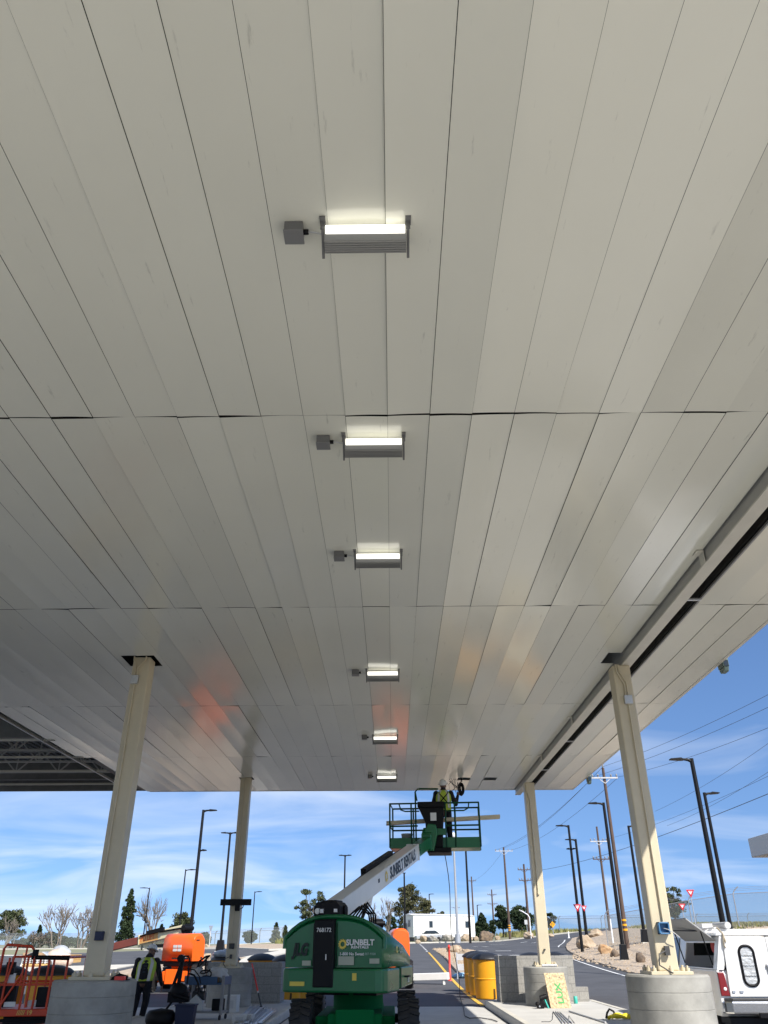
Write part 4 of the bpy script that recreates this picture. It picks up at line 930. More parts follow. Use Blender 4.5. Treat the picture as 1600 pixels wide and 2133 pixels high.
o = MB().box((-.84, .8, 1.873), (-.64, 2.3, 1.94)).build('long_box', M_truck); o.matrix_world = Matrix.Translation(tk.location) @ Matrix.Rotation(R(-1.5), 4, 'Z'); tag(o, 'long flat white box on the pickup roof behind the grey pipe', 'box')
# ------------------------------------------------------------------ small things on the right island
ZI = .167
def onI(u, v): return atZ(u, v, ZI)
b0 = onI(1148, 2099); b0.y = 23.3; b0.x = atY(1148, 2099, 23.3).x; b1 = atY(1190, 2096, 23.42); b1.z = ZI; wB = (b1 - b0).length
tl_ = atY(1133, 2027, b0.y + .22); 
ob = T('strand_board', 'strand board offcut with green spray letters leaning on the rear right pedestal', 'board', b0)
xd = (b1 - b0).normalized(); yd = (tl_ - b0).normalized(); nd = xd.cross(yd).normalized(); Lb = (tl_ - b0).length
OM = Matrix((xd, (yd - xd * yd.dot(xd)).normalized(), nd)).transposed().to_4x4(); ob.rotation_euler = OM.to_euler(); sh_ = yd.dot(xd) * Lb; Lb = math.sqrt(Lb * Lb - sh_ * sh_)
bb = MB().prism([(0, 0), (wB, 0), (wB + sh_, Lb), (sh_, Lb)], 'z', -.014, 0); bb.build('board', M_osb, ob)
text('spray_letters', 'LUX', .22, M_spray, ob, TM((wB * .58 + sh_ * .45, Lb * .41, .003), (sh_ / Lb * 1, 1, 0), (-1, sh_ / Lb, 0)), 1.12, .007)
kn = MB()
for fx, fy in ((.25, .86), (.72, .87), (.3, .14), (.5, .52)): kn.cyl((wB * fx + sh_ * fy, Lb * fy, -.001), (wB * fx + sh_ * fy, Lb * fy, .003), .016)
kn.build('knot', M_dgrey, ob)
p = onI(1129, 2101)
d_ = T('power_tool', 'black power tool standing against the leaning strand board', 'power tool', p)
MB().cyl((-.02, 0, .22), (.14, .02, .26), .06, n=16).cyl((.14, .02, .26), (.17, .02, .27), .045).box((-.03, -.03, .0), (.06, .04, .2)).box((-.12, -.06, 0), (.0, .05, .09)).ell((-.1, 0, .1), (.06, .05, .05)).build('tool_body', M_blk, d_, bevel=.01)
MB().cyl((.17, .02, .262), (.175, .02, .263), .03).cyl((-.06, -.065, .05), (-.06, -.07, .05), .02).build('chuck', M_galv, d_)
p = onI(1143, 2101.5); o = MB().bar((0, 0, 0.01), (-.09, .12, .28), .035, .02).build('teal_stick', M_teal); o.location = p; tag(o, 'short teal bar leaning beside the black power tool', 'bar')
p = onI(1200, 2090.5); o = MB().lathe([(.05, 0), (.052, .005), (.052, .165), (.046, .17)], n=20).build('teal_canister', M_teal); o.location = p; tag(o, 'turquoise canister standing on the slab right of the strand board', 'canister')
def rod(name, pts, r, m, label, cat, grp=None):
    P = [onI(*q[:2]) + V((0, 0, (q[2] if len(q) > 2 else 0) + r)) for q in pts]; return tag(MB().tube(P, r, 8).build(name, m), label, cat, grp)
for i, l in enumerate(('first', 'second', 'third', 'last')):
    dx = i * 4.5; rod('metal_rod', [(1153 + dx, 2108 + i * .4), (1172 + dx * 1.5, 2133)], .012, M_galv, l + ' from the left in the bundle of four metal rods on the right slab', 'rod', 'bundle of rods on the slab')
rod('flat_bar', [(1186, 2108), (1262, 2132)], .018, M_lgrey, 'long straight grey bar lying on the slab right of the rod bundle', 'bar')
rod('bent_wire', [(1152, 2109), (1151, 2124), (1146, 2129), (1128, 2129)], .006, M_dgrey, 'thin bent wire lying left of the rod bundle', 'wire')
rod('bent_wire', [(1186, 2132), (1185, 2116), (1197, 2132)], .006, M_dgrey, 'thin folded wire lying right of the rod bundle', 'wire')
p = onI(1292, 2124); hs = T('tool_harness', 'yellow and black safety harness dropped on the slab by the pedestal', 'harness', p)
hb = MB(); rnd = random.Random(3)
hb.tube([(-.26, 0, .03), (-.15, .05, .06), (.0, -.02, .05), (.12, .05, .07), (.24, .0, .04), (.1, -.08, .05), (-.1, -.06, .08), (-.2, -.04, .04)], .035, 8); hb.ell((-.05, 0, .07), (.12, .07, .06)); hb.ell((.14, 0, .07), (.1, .06, .05)); hb.build('webbing', mat('harness_yellow', (.75, .60, .03), .6), hs)
MB().tube([(-.3, 0, .02), (-.26, .02, .12), (-.2, .03, .19), (-.12, .0, .15), (-.1, -.02, .06)], .022).build('strap', M_blk, hs)
MB().tube([(.25, 0, .04), (.3, .03, .14), (.36, .0, .05)], .02).build('strap', M_blk, hs)
o = MB().cyl((0, 0, .03), (.34, 0, .03), .03).cyl((.34, 0, .03), (.40, 0, .03), .033).build('caulk_tube', M_bag); o.location = (3.98, 24.0, 1.062); tag(o, 'white tube with red cap lying on the rear right pedestal', 'tube')
# red post, white beam, barricade, rope
p = atG(938, 2044); rp = T('marker_post', 'tall red flexible marker post beside the yellow lane line', 'marker post', p)
MB().lathe([(.11, 0), (.11, .04), (.05, .06), (.048, 1.0), (.03, 1.25), (.06, 1.28), (.062, 1.34), (.04, 1.4), (.001, 1.41)], n=16).build('post', M_redp, rp)
a = atY(846, 2052, 38.2); b = atY(935, 2046, 37.6); o = MB().bar((a.x, 38.2, .36), (b.x, 37.6, .42), .3, .26).bar((a.x + .3, 38.2, .1), (a.x + .3, 38.2, .3), .1, .1).bar((b.x - .2, 37.6, .1), (b.x - .2, 37.6, .3), .1, .1).build('white_beam', M_trailer, bevel=.02)
tag(o, 'long white boxed beam lying across the lane behind the lifts', 'beam')
p = atG(966, 2040); bc = T('barricade', 'small grey white folding barricade left of the yellow barrels', 'barricade', p)
for z in (.35, .75): MB().box((-.3, -.05, z), (.38, -.02, z + .26)).build('board', M_lgrey, bc, bevel=.005)
MB().bar((-.28, -.2, 0), (-.28, -.03, 1.05), .04, .04).bar((.35, -.2, 0), (.35, -.03, 1.05), .04, .04).bar((-.28, .25, 0), (-.28, 0, 1.05), .04, .04).bar((.35, .25, 0), (.35, 0, 1.05), .04, .04).build('leg', M_galv, bc)
p = atG(962, 2037); o = MB().ell((0, -.3, .1), (.42, .25, .12)).ell((-.3, -.3, .07), (.2, .2, .08)).build('blue_sack', mat('sack_blue', (.25, .45, .6), .6, var=.15)); o.location = p; tag(o, 'pale blue sack lying in front of the folding barricade', 'sack')
p0 = inb(.22, -.35, -.02); g0 = atZ(957, 2075, .02)
pts = [p0.lerp(V((g0.x, g0.y, .03)), t) + V((.05 * math.sin(t * 9), 0, 0)) for t in [i / 14 for i in range(15)]]
pts += [atZ(u, v, .03) for u, v in ((966, 2102), (968, 2116), (978, 2121), (1000, 2120), (1025, 2124), (1036, 2128))]
tag(MB().tube(pts, .011, 6).build('rope', M_dgrey), 'thin dark cord hanging from the lift basket down to the ground', 'cord')
# hanging cables at the ceiling opening
pc = atY(961, 1640, 24.7); cm = MB(); rnd = random.Random(4)
for k in range(9):
    rx, rz = .035 + .008 * k, .10 + .012 * k; ph = rnd.uniform(-.3, .3); cx, cz = rnd.uniform(-.01, .01), rnd.uniform(-.015, .015)
    cm.tube([(pc.x + cx + rx * math.cos(a) * (.8 + .2 * math.cos(k)), pc.y + .1 * math.sin(a + ph) * .6 + k * .012, 5.74 + cz + rz * math.sin(a)) for a in [2 * math.pi * i / 22 for i in range(22)]], .018, 6, closed=True)
cm.tube([(pc.x, 24.7, 6.1), (pc.x + .02, 24.7, 5.95)], .015); tag(cm.build('cable_coil', M_blk), 'coil of black cable hanging from the ceiling opening', 'cable coil')
pw = MB(); x0 = atY(940, 1640, 24.6).x
for k in range(4):
    rnd = random.Random(k + 20); pw.tube([(x0 + rnd.uniform(-.15, .2), 24.6, 6.1), (x0 + rnd.uniform(-.1, .1), 24.6, 5.85), (x0 + rnd.uniform(-.05, .3), 24.55, 5.7 - .1 * (k == 2)), (x0 + rnd.uniform(-.1, .35), 24.6, 5.95)], .008, 6)
pw.tube([(x0 - .02, 24.6, 6.1), (x0 + .05, 24.2, 5.75), (x0 + .08, 23.9, 5.5)], .008, 6)
tag(pw.build('loose_wires', M_wire), 'loose thin wires dangling from the open ceiling slot above the worker', 'wires')
# ------------------------------------------------------------------ left island clutter
def gl_(u, v, z=ZI): return atZ(u, v, z)
# tool cart
cp = atY(429, 2100, 20.3); ct = T('tool_cart', 'blue and grey two shelf tool cart loaded with bags and tools', 'cart', (cp.x, 20.3, ZI), R(-8))
MB().box((-.44, -.25, .66), (.44, .25, .70)).box((-.44, -.27, .66), (.30, -.25, .82)).box((-.44, .25, .66), (.44, .27, .82)).box((-.46, -.25, .66), (-.44, .25, .82)).box((.44, -.25, .66), (.46, .25, .82)).build('top_tray', mat('cart_blue', (.035, .085, .17), .5, var=.1), ct, bevel=.005)
MB().box((-.44, -.25, .13), (.44, .25, .17)).build('lower_tray', M_grey, ct, bevel=.005)
for sx in (-1, 1):
    for sy in (-1, 1): MB().box((sx * .43 - .03, sy * .24 - .025, .10), (sx * .43 + .03, sy * .24 + .025, .84)).build('leg', M_grey, ct, bevel=.004)
for sx in (-1, 1):
    for sy in (-1, 1): MB().cyl((sx * .4 - .015, sy * .2, .05), (sx * .4 + .015, sy * .2, .05), .05, n=14).build('caster', M_black, ct)
def rel(o, M): o.matrix_world = Matrix.Translation(ct.location) @ Matrix.Rotation(R(-8), 4, 'Z') @ M; return o
def sack(name, r, m, label, cat, pos, seed):
    rnd = random.Random(seed); bm = bmesh.new(); bmesh.ops.create_icosphere(bm, subdivisions=4, radius=1)
    for v in bm.verts:
        n = noise.fractal(v.co * 1.6 + V((seed, 0, 0)), 1, 2, 4); v.co = V((v.co.x * r[0], v.co.y * r[1], max(v.co.z, -.75) * r[2])) * (1 + .28 * n)
    me = bpy.data.meshes.new(name); bm.to_mesh(me); bm.free(); me.materials.append(m); me.polygons.foreach_set('use_smooth', [True] * len(me.polygons))
    o = bpy.data.objects.new(name, me); C.objects.link(o); tag(o, label, cat); return rel(o, Matrix.Translation(pos))
sack('white_bag', (.17, .14, .15), M_bag, 'crumpled white bag at the left end of the cart top', 'bag', (-.26, -.02, .82), 1)
sack('white_bag', (.22, .15, .17), M_bag, 'larger crumpled white bag at the right end of the cart top', 'bag', (.20, .05, .84), 2)
o = MB().tube([(.12 * math.cos(a), .1 * math.sin(a), .02 + .014 * i) for i, a in enumerate([k * .62 for k in range(21)])], .016, 8).build('hose_coil', M_blk); tag(o, 'black coiled hose between the white bags on the cart', 'hose'); rel(o, Matrix.Translation((.0, -.1, .72)) @ Matrix.Rotation(R(35), 4, 'X'))
o = MB().box((-.1, -.06, 0), (.1, .06, .10)).build('small_carton', M_card, bevel=.003); tag(o, 'small brown carton on the cart top in front of the bags', 'carton'); rel(o, Matrix.Translation((.19, -.17, .705)))
o = MB().tube([(-.2, 0, .02), (-.16, 0, .16), (-.02, 0, .25), (.08, 0, .27)], .02).bar((.0, 0, -.18), (.0, 0, .26), .03, .03).bar((-.2, 0, .02), (.06, 0, .26), .012, .03).build('hacksaw', M_blk); tag(o, 'black bow shaped saw sticking up from the cart top', 'saw'); rel(o, Matrix.Translation((-.12, .06, .95)))
o = MB().box((-.12, -.1, 0), (.12, .1, .22)).build('tool_case', M_blk, bevel=.015); tag(o, 'black tool case on the lower cart shelf', 'tool case'); rel(o, Matrix.Translation((.28, 0, .172)))
o = MB().prism([(-.16, 0), (.16, 0), (.16, .16), (0, .3), (-.16, .16)], 'y', -.12, .1).build('carton_open', M_cartn, bevel=.003); tag(o, 'open white carton with peaked flaps on the lower cart shelf', 'carton'); rel(o, Matrix.Translation((-.22, -.08, .172)) @ Matrix.Rotation(R(15), 4, 'Z'))
o = MB().cyl((-.14, 0, .09), (.14, 0, .09), .09, n=18).box((-.05, -.06, .17), (.05, .06, .24)).tube([(-.12, 0, .16), (-.1, 0, .3), (.1, 0, .3), (.12, 0, .16)], .014).build('grinder_motor', M_dgrey); tag(o, 'dark motor tool hanging under the cart top shelf', 'power tool'); rel(o, Matrix.Translation((-.22, .1, .35)))
# pipe threading tripod
tpz = atY(368, 2100, 19.6); tr_ = T('pipe_tripod', 'black pipe threading machine on a tripod beside the worker', 'tripod', (tpz.x, 19.6, ZI))
for k in range(3):
    a = R(80 + 120 * k); MB().tube([(0, 0, .52), (.40 * math.cos(a), .40 * math.sin(a), .0)], .024).build('leg', M_blk, tr_)
mb_ = MB(); mb_.ell((.0, 0, .56), (.2, .16, .17)).box((-.2, -.1, .36), (.24, .12, .56)).bar((-.02, 0, .6), (.02, 0, 1.18), .07, .09).cyl((-.02, -.06, 1.18), (-.02, .06, 1.18), .075).bar((-.16, .0, .55), (.0, 0, 1.1), .06, .06); mb_.cyl((-.05, -.1, .5), (.28, -.1, .42), .05); mb_.build('machine_head', M_blk, tr_, bevel=.01)
MB().tube([(.0, 0, 1.2), (.06, 0, 1.22), (.14, 0, 1.22), (.17, 0, 1.16), (.17, 0, .7)], .018).tube([(.17, 0, .9), (.3, .02, .86), (.4, .02, .72), (.44, .02, .6), (.42, 0, .5)], .02).tube([(.17, 0, .98), (.3, .0, .96), (.42, .0, .84), (.47, 0, .7)], .012).build('hose', M_blk, tr_)
o = MB().lathe([(.001, 0), (.26, .0), (.3, .08), (.3, .2), (.24, .26), (.001, .3)], n=24).build('black_tub', M_blk); o.location = (tpz.x - .15, 18.9, ZI); tag(o, 'low black tub on the slab in front of the tripod', 'tub')
p = gl_(386, 2140); o = MB().prism([(-.17, 0), (.17, 0), (.2, .36), (-.2, .36)], 'y', -.15, .15).box((-.215, -.17, .34), (.215, .17, .37)).build('blue_bin', M_navy, bevel=.01); o.location = (atY(386, 2120, 18.9).x, 18.9, ZI); tag(o, 'navy plastic bin on the slab left of the tool cart', 'bin')
# cartons and metal strips
def carton(u, v, Y, s, rz, label, m=M_cartn):
    p = atY(u, v, Y); t = T('carton', label, 'carton', (p.x, Y, ZI), R(rz)); MB().box((-s[0] / 2, -s[1] / 2, 0), (s[0] / 2, s[1] / 2, s[2])).build('box', m, t, bevel=.004)
    MB().box((-s[0] * .28, -s[1] / 2 - .003, s[2] * .25), (s[0] * .28, -s[1] / 2 - .001, s[2] * .7)).build('printed_label', M_lgrey, t); return t
carton(481, 2110, 22.3, (.32, .3, .36), -6, 'white carton standing at the foot of the rear left pedestal'); carton(498, 2130, 19.4, (.30, .26, .16), 8, 'low white carton at the bottom edge among the metal strips'); carton(518, 2130, 19.6, (.18, .2, .14), -14, 'smallest white carton beside the low carton on the slab')
rnd = random.Random(5)
SL = ['topmost', 'second', 'third', 'fourth', 'fifth', 'sixth']
for i in range(6):
    u0 = 498 + i * 9 + rnd.uniform(-4, 4); v0 = 2133 - i * 1.; a = gl_(u0 - 6, 2136); b = gl_(528 + i * 8.5, 2098 + i * 1.6 + (4 if i % 2 else 0)); z = .015 + .012 * (i % 3)
    m = MB(); m.bar(a + V((0, 0, z)), b + V((0, 0, z)), .12, .006); m.bar(a + V((-.055, 0, z + .02)), b + V((-.055, 0, z + .02)), .006, .04); m.bar(a + V((.055, 0, z + .02)), b + V((.055, 0, z + .02)), .006, .04)
    tag(m.build('metal_channel', M_galv), ['far left', 'second', 'third', 'fourth', 'fifth', 'far right'][i] + ' metal channel, counted from the left, in the pile on the left slab', 'metal channel', 'metal channels piled on the slab')
p = atY(545, 2100, 23.4); q = atY(525, 2008, 24.6); sv = T('shovel', 'red handled tool leaning between the rear left pedestal and block wall', 'long tool', (p.x, 23.4, ZI)); e = V((q.x - p.x, 1.2, q.z - ZI)); MB().cyl(e * .36, e, .022).build('handle', M_redp, sv); MB().cyl((0, 0, .02), e * .33, .02).cb((0, 0, .03), (.1, .06, .06)).build('shaft', M_dgrey, sv); MB().cyl(e * .33, e * .365, .027).build('ferrule', M_bag, sv)
sp_ = MB(); sp_.prism([(-.2, -.12), (.35, -.1), (.3, .1), (-.1, .14)], 'z', 0, .02); sp_.tube([(-.2, 0, .02), (0, .02, .12), (.25, 0, .06)], .05); o = sp_.build('dark_tarp', M_blk); o.location = (-3.98, 13.0, 1.17); o.scale = (.5, .5, .5); tag(o, 'crumpled black cloth on the front left pedestal', 'cloth')
o = MB().box((-.07, -.05, 0), (.07, .05, .05)).build('red_box', M_redp, bevel=.006); o.location = (-3.93, 12.9, 1.17); tag(o, 'small red box on the right rim of the front left pedestal', 'box')
sk = MB().ell((0, 0, .12), (.5, .34, .14)).ell((.2, 0, .2), (.3, .22, .12)).build('plastic_sheet', M_plastic); sk.location = (-5.62, 29.5, 1.22); sk.scale = (.8, .8, .9); tag(sk, 'crumpled clear plastic on the barrel behind the left block wall', 'plastic')
# crate and wrapped pallets on the far left asphalt
p = atG(138, 2006); cr = T('plywood_crate', 'long plywood crate on the asphalt at far left', 'crate', p, R(-4)); sc = p.y / 1841
L_, H_ = 42 * sc, 17 * p.y / 2121
MB().box((-L_ / 2, -.5, .18), (L_ / 2, .7, H_)).build('crate_body', M_ply, cr, bevel=.02)
MB().box((-L_ / 2, -.5, 0), (-L_ / 2 + .15, .7, .18)).box((-.1, -.5, 0), (.1, .7, .18)).box((L_ / 2 - .15, -.5, 0), (L_ / 2, .7, .18)).build('skid', M_ply, cr)
o = MB().ell((0, 0, .2), (.55, .4, .36)).ell((.4, 0, .12), (.3, .3, .22)).build('plastic_bundle', M_plastic); o.location = (p.x - .5, p.y, p.z + H_); tag(o, 'grey wrapped bundle on top of the plywood crate', 'bundle')
o = MB().box((-.8, -.5, 0), (.8, .5, .62)).build('brown_crate', M_card, bevel=.02); o.location = (p.x - 2.0, p.y - .3, p.z); o.scale = (.8, 1, .95); tag(o, 'small brown crate touching the left end of the plywood crate', 'crate')
p = atG(82, 2015); wp_ = T('wrapped_pallet', 'pallet of materials under torn clear plastic wrap at far left', 'pallet', p)
MB().box((-1.0, -.6, .15), (.8, .6, .30)).box((-1, -.6, 0), (.8, .6, .1)).build('pallet_base', M_ply, wp_)
wp_.scale = (.8, 1, .62)
rw = MB()
for k in range(4):
    for i in range(6): rw.cyl((-.85 + i * .3, -.58, .4 + k * .17), (-.85 + i * .3, .58, .4 + k * .17), .085, n=10)
rw.build('stacked_rolls', M_bag, wp_)
pl2 = MB(); pl2.loft([[V((x, y, z)) for x, z in ((-1.2, .1), (-1.1, .9), (-.6, 1.25), (.2, 1.3), (.7, .95), (1.1, .5), (1.2, .05))] for y in (-.5, .65)], caps=False); o = pl2.build('wrap', M_plastic, wp_); o.modifiers.new('s', 'SOLIDIFY').thickness = .02
p = atG(116, 2014); o = MB().ell((0, 0, .4), (.75, .6, .55)).ell((.5, 0, .3), (.5, .4, .4)).build('plastic_heap', mat('pinkish_wrap', (.62, .48, .38), .4, var=.2, bump=.6, bscale=4)); o.location = p; tag(o, 'pinkish plastic wrapped heap in front of the plywood crate', 'heap')
# ------------------------------------------------------------------ boulders
BL_ = [(865, 877, 1957, 1966, 0), (875, 893, 1947, 1964, 0), (891, 916, 1948, 1964, 1), (920, 947, 1945, 1963, 1), (958, 987, 1944, 1963, 0), (987, 997, 1950, 1959, 0), (998, 1032, 1938, 1962, 3), (1031, 1043, 1949, 1958, 0), (1093, 1115, 1940, 1956, 0), (1142, 1156, 1944, 1953, 0),
       (932, 968, 1968, 1987, 0), (951, 995, 1977, 2003, 0), (1204, 1245, 1947, 1978, 0), (1225, 1262, 1934, 1953, 0), (1248, 1279, 1967, 1991, 2), (1272, 1292, 1977, 1998, 3), (1329, 1349, 1984, 2010, 3), (413, 437, 1986, 2004, 0), (422, 437, 1966, 1977, 0), (462, 478, 1967, 1979, 0)]
BLAB = ['smallest boulder at the left end of the row by the white trailer', 'tan boulder second from left in front of the white trailer', 'grey boulder in front of the trailer, beside the parked car', 'wide low grey boulder in front of the trailer middle', 'tall tan boulder just right of the silver mast', 'small tan boulder wedged between two big ones right of the mast', 'largest dark brown boulder right of the white trailer', 'small boulder right of the big dark boulder', 'tan boulder under the white square sign', 'flat boulder beside the yellow diamond sign', 'pale boulder at the back of the gravel median', 'large tan boulder at the front of the gravel median', 'large layered boulder at the foot of the yield sign pole', 'pale boulder at the top of the right gravel bank', 'rusty orange boulder in the middle of the right gravel bank', 'dark pointed boulder left of the black pole base', 'dark upright boulder left of the front right column', 'pale boulder right of the orange lift hood', 'small boulder on the left verge under the sign post', 'small pale boulder beside the base of the double arm pole']
for i, ((u0, u1, v0, v1, k), lab) in enumerate(zip(BL_, BLAB)):
    p = atG((u0 + u1) / 2, v1); 
    if p.y > 200: p = atG((u0 + u1) / 2, v1 + 4)
    w = (u1 - u0) * p.y / 1841; h = (v1 - v0) * p.y / 2121
    bm = bmesh.new(); bmesh.ops.create_icosphere(bm, subdivisions=4, radius=1); rnd = random.Random(i * 7 + 1)
    cuts = [(V((rnd.gauss(0, 1), rnd.gauss(0, 1), rnd.gauss(.3, .8))).normalized(), rnd.uniform(.55, .85)) for _ in range(9)]
    for v in bm.verts:
        c = v.co.copy()
        for n_, d in cuts:
            e = c.dot(n_) - d
            if e > 0: c -= n_ * e * .9
        c *= 1 + .16 * noise.fractal(v.co * 2.2 + V((i * 3.1, 0, 0)), 1, 2, 5); v.co = c
    zs = [v.co.z for v in bm.verts]; xs = [v.co.x for v in bm.verts]
    for v in bm.verts: v.co = V((v.co.x * w / (max(xs) - min(xs)), v.co.y * w * .42, (v.co.z - min(zs)) / (max(zs) - min(zs)) * h * 1.18 - h * .18))
    me = bpy.data.meshes.new('boulder'); bm.to_mesh(me); bm.free(); me.materials.append(M_rock[k]); me.polygons.foreach_set('use_smooth', [True] * len(me.polygons))
    o = bpy.data.objects.new('boulder', me); C.objects.link(o); o.location = (p.x, p.y + w * .3, g(p.x, p.y)); tag(o, lab, 'boulder', 'boulders along the roads')
# ------------------------------------------------------------------ light poles
def light_pole(top, Y, arms, label, r=.085, basew=0, mid=()):
    p = atY(top[0], top[1], Y); b = V((p.x, Y, g(p.x, Y))); h = p.z - b.z
    t = T('light_pole', label, 'light pole', b, 0, 'dark street light poles'); z0 = 0
    if basew:
        MB().box((-basew, -basew, -.4), (basew, basew, .12)).build('footing', M_kerb, t, bevel=.02)
        MB().prism([(-basew * .9, .12), (basew * .9, .12), (basew * .62, .95), (-basew * .62, .95)], 'y', -basew * .75, basew * .75).build('base_cover', M_pole, t, bevel=.03); z0 = .1
    MB().cyl((0, 0, z0), (0, 0, h), r, r * .72, n=10).build('shaft', M_pole, t)
    for s, z, L in [(s, h - .03, L) for s, L in arms] + [(s, atY(q[0], q[1], Y).z - b.z, L) for s, q, L in mid]:
        m = MB(); m.tube([(0, 0, z - .12), (s * L * .18, 0, z - .03), (s * L * .45, 0, z)], [r * .6, r * .55, .05]); m.prism([(s * L * .35, z - .05), (s * L * .5, z + .06), (s * L, z + .02), (s * L, z - .03), (s * L * .5, z - .06)], 'y', -.16, .16)
        m.build('lamp_head', M_pole, t, bevel=.01)
for args in [((312, 1849), 115, [(-1, 1.3)], 'thin light pole left of the orange lift boom, arm pointing left'),
 ((387, 1811), 88, [(1, 1.1)], 'light pole rising behind the cream boom, arm pointing right'),
 ((424, 1687), 58, [(1, .95)], 'tall thick light pole behind the orange hood with a second lower lamp', .125, 0, [(1, (419, 1771), .5)]),
 ((480, 1734), 76, [(-1, .85), (1, .85)], 'double arm light pole on a black base left of the rear left column', .12, .4),
 ((484, 1848), 115, [(1, .5)], 'thin light pole partly hidden behind the rear left column'),
 ((531, 1857), 118, [(1, 1.0)], 'thin light pole right of the rear left column'),
 ((719, 1781), 92, [(-1, .7), (1, .7)], 'double arm light pole behind the start of the white boom', .11),
 ((842, 1818), 110, [(1, .2), (-1, .2)], 'single pole without side arm in front of the large tree by the trailer', .14),
 ((894, 1862), 175, [(1, 1.0)], 'small light pole above the white trailer', .13),
 ((969, 1745), 118, [(1, .2)], 'dark pole dropping below the right end of the lift basket', .17),
 ((994, 1885), 250, [(1, 1.5)], 'distant light pole right of the trailer near the dark pine', .17),
 ((1184, 1719), 66, [(-1, 1.0)], 'left pole of the close pair carrying the yield sign', .12, 0, [(1, (1190, 1768), .35), (-1, (1190, 1768), .35)]),
 ((1199, 1748), 76, [(-1, .95)], 'right pole of the close pair standing behind the layered boulder', .14),
 ((1257, 1672), 54, [(-1, 1.0)], 'light pole on a black base in the gravel, beside the brown utility pole', .125, .27),
 ((1309, 1720), 64, [(1, .45)], 'light pole just left of the front right column on the bank', .12, .3),
 ((1440, 1580), 39, [(-1, 1.05)], 'tallest light pole at right with its arm pointing left', .135),
 ((1467, 1651), 44, [(1, .78)], 'slimmer light pole beside the tallest one, arm pointing right', .11)]: light_pole(*args)
# silver mast
p = atG(957, 1961); Ym = 122.0; pb_ = atY(957, 1960, Ym); ms = T('silver_mast', 'tall silver mast with a round white head behind the lift basket', 'mast', (pb_.x - .2, Ym, g(pb_.x, Ym)))
zt = atY(949, 1742, Ym).z - ms.location.z
MB().cyl((0, 0, 0), (0, 0, zt), .20, .12, n=16).cyl((0, 0, 0), (0, 0, 1.1), .42, .36, n=16).build('shaft', mat('mast_silver', (.42, .43, .44), .4, .3), ms); MB().ell((0, 0, zt + .1), (.42, .42, .42)).build('round_head', M_signw, ms)
MB().bar((-1.3, 0, zt - .5), (1.4, 0, zt - .55), .08, .08).cb((-1.1, 0, zt - .35), (.5, .2, .12), ry=.4).cb((1.2, 0, zt - .45), (.7, .2, .12), ry=-.2).build('cross_arm', M_pole, ms)
# ------------------------------------------------------------------ utility poles and wires
def upole(top, Y, arms, label, r=.16, mark=False, lean=0):
    p = atY(top[0], top[1], Y); b = V((p.x - lean, Y, g(p.x, Y))); h = p.z - b.z
    t = T('utility_pole', label, 'utility pole', b, 0, 'wooden utility poles'); MB().cyl((0, 0, -.3), (lean, 0, h), r, r * .62, n=10).build('pole', M_wood, t)
    for v, half, col in arms:
        z = atY(top[0], v, Y).z - b.z; m = MB(); dx = lean * z / h; m.bar((dx - half, -.12, z), (dx + half, -.12, z), .09, .10); m.bar((dx - half * .5, -.1, z), (dx, -.1, z - half * .4), .03, .05); m.bar((dx + half * .5, -.1, z), (dx, -.1, z - half * .4), .03, .05); m.build('cross_arm', M_lgrey if col else M_wood, t)
        i_ = MB()
        for k in (-.93, -.5, .5, .93): i_.lathe([(.03, .06), (.07, .1), (.05, .16), (.08, .2), (.04, .28), (.001, .3)], c=(dx + half * k, -.12, z), n=8)
        i_.build('insulator', M_grey, t)
    if mark: MB().cyl((0, 0, 1.2), (0, 0, 1.32), r * 1.03, n=10).cyl((0, 0, 1.5), (0, 0, 1.62), r * 1.03, n=10).cyl((0, 0, 1.8), (0, 0, 1.92), r * 1.03, n=10).build('yellow_band', M_signy, t)
    return b, h
U20, hU = upole((1256, 1600), 62, [(1621, 1.0, True)], 'tallest brown utility pole beside the gravel bank light pole', .165, True)
MB().lathe([(.04, 0), (.08, .1), (.05, .2), (.09, .3), (.02, .5)], c=(0, 0, hU), n=8).build('pin_insulator', M_grey, [o for o in bpy.data.objects if o.name.startswith('utility_pole')][0])
U21, _ = upole((1243, 1722), 88, [(1753, .9, True), (1790, .85, False)], 'leaning grey utility pole left of the tallest utility pole', .15, lean=-.0)
U12, hU12 = upole((1049, 1765), 128, [(1773, 1.35, True)], 'brown utility pole with yellow bands in front of the dark tree', .2, True)
U13, _ = upole((982, 1826), 190, [(1835, 1.0, False)], 'thin far utility pole just right of the lift basket', .22)
U14, _ = upole((1024, 1853), 190, [(1864, 1.0, False), (1883, 1.1, False)], 'far utility pole with two cross arms between the pines', .22)
U16, _ = upole((1091, 1800), 118, [(1812, .9, False), (1834, .85, False)], 'far utility pole left of the rear right column', .2)
upole((949, 1884), 300, [(1891, 1.4, False)], 'faint distant utility pole left of the silver mast', .25)
upole((1268, 1905), 260, [(1912, 1.1, False)], 'tiny distant utility pole behind the right gravel bank', .22)
def wire(label, a, b, sag, r=.016):
    r *= .72
    a = V(a); b = V(b); pts = [a.lerp(b, i / 24) - V((0, 0, sag * 4 * (i / 24) * (1 - i / 24))) for i in range(25)]
    tag(MB().tube(pts, r, 5).build('power_line', M_wire), label, 'power line', 'overhead power lines')
def far(u0, v0, Y0, u1, v1, Y1, label, sag=.5, r=.016): wire(label, atY(u0, v0, Y0), atY(u1, v1, Y1), sag, r)
far(1256, 1597, 62, 1680, 1405, 38, 'uppermost power line running right from the tallest utility pole', .3)
far(1234, 1619, 62, 1690, 1430, 38, 'second power line from the top at the upper right', .3)
far(1286, 1619, 62, 1690, 1478, 38, 'third power line from the top at the upper right', .3)
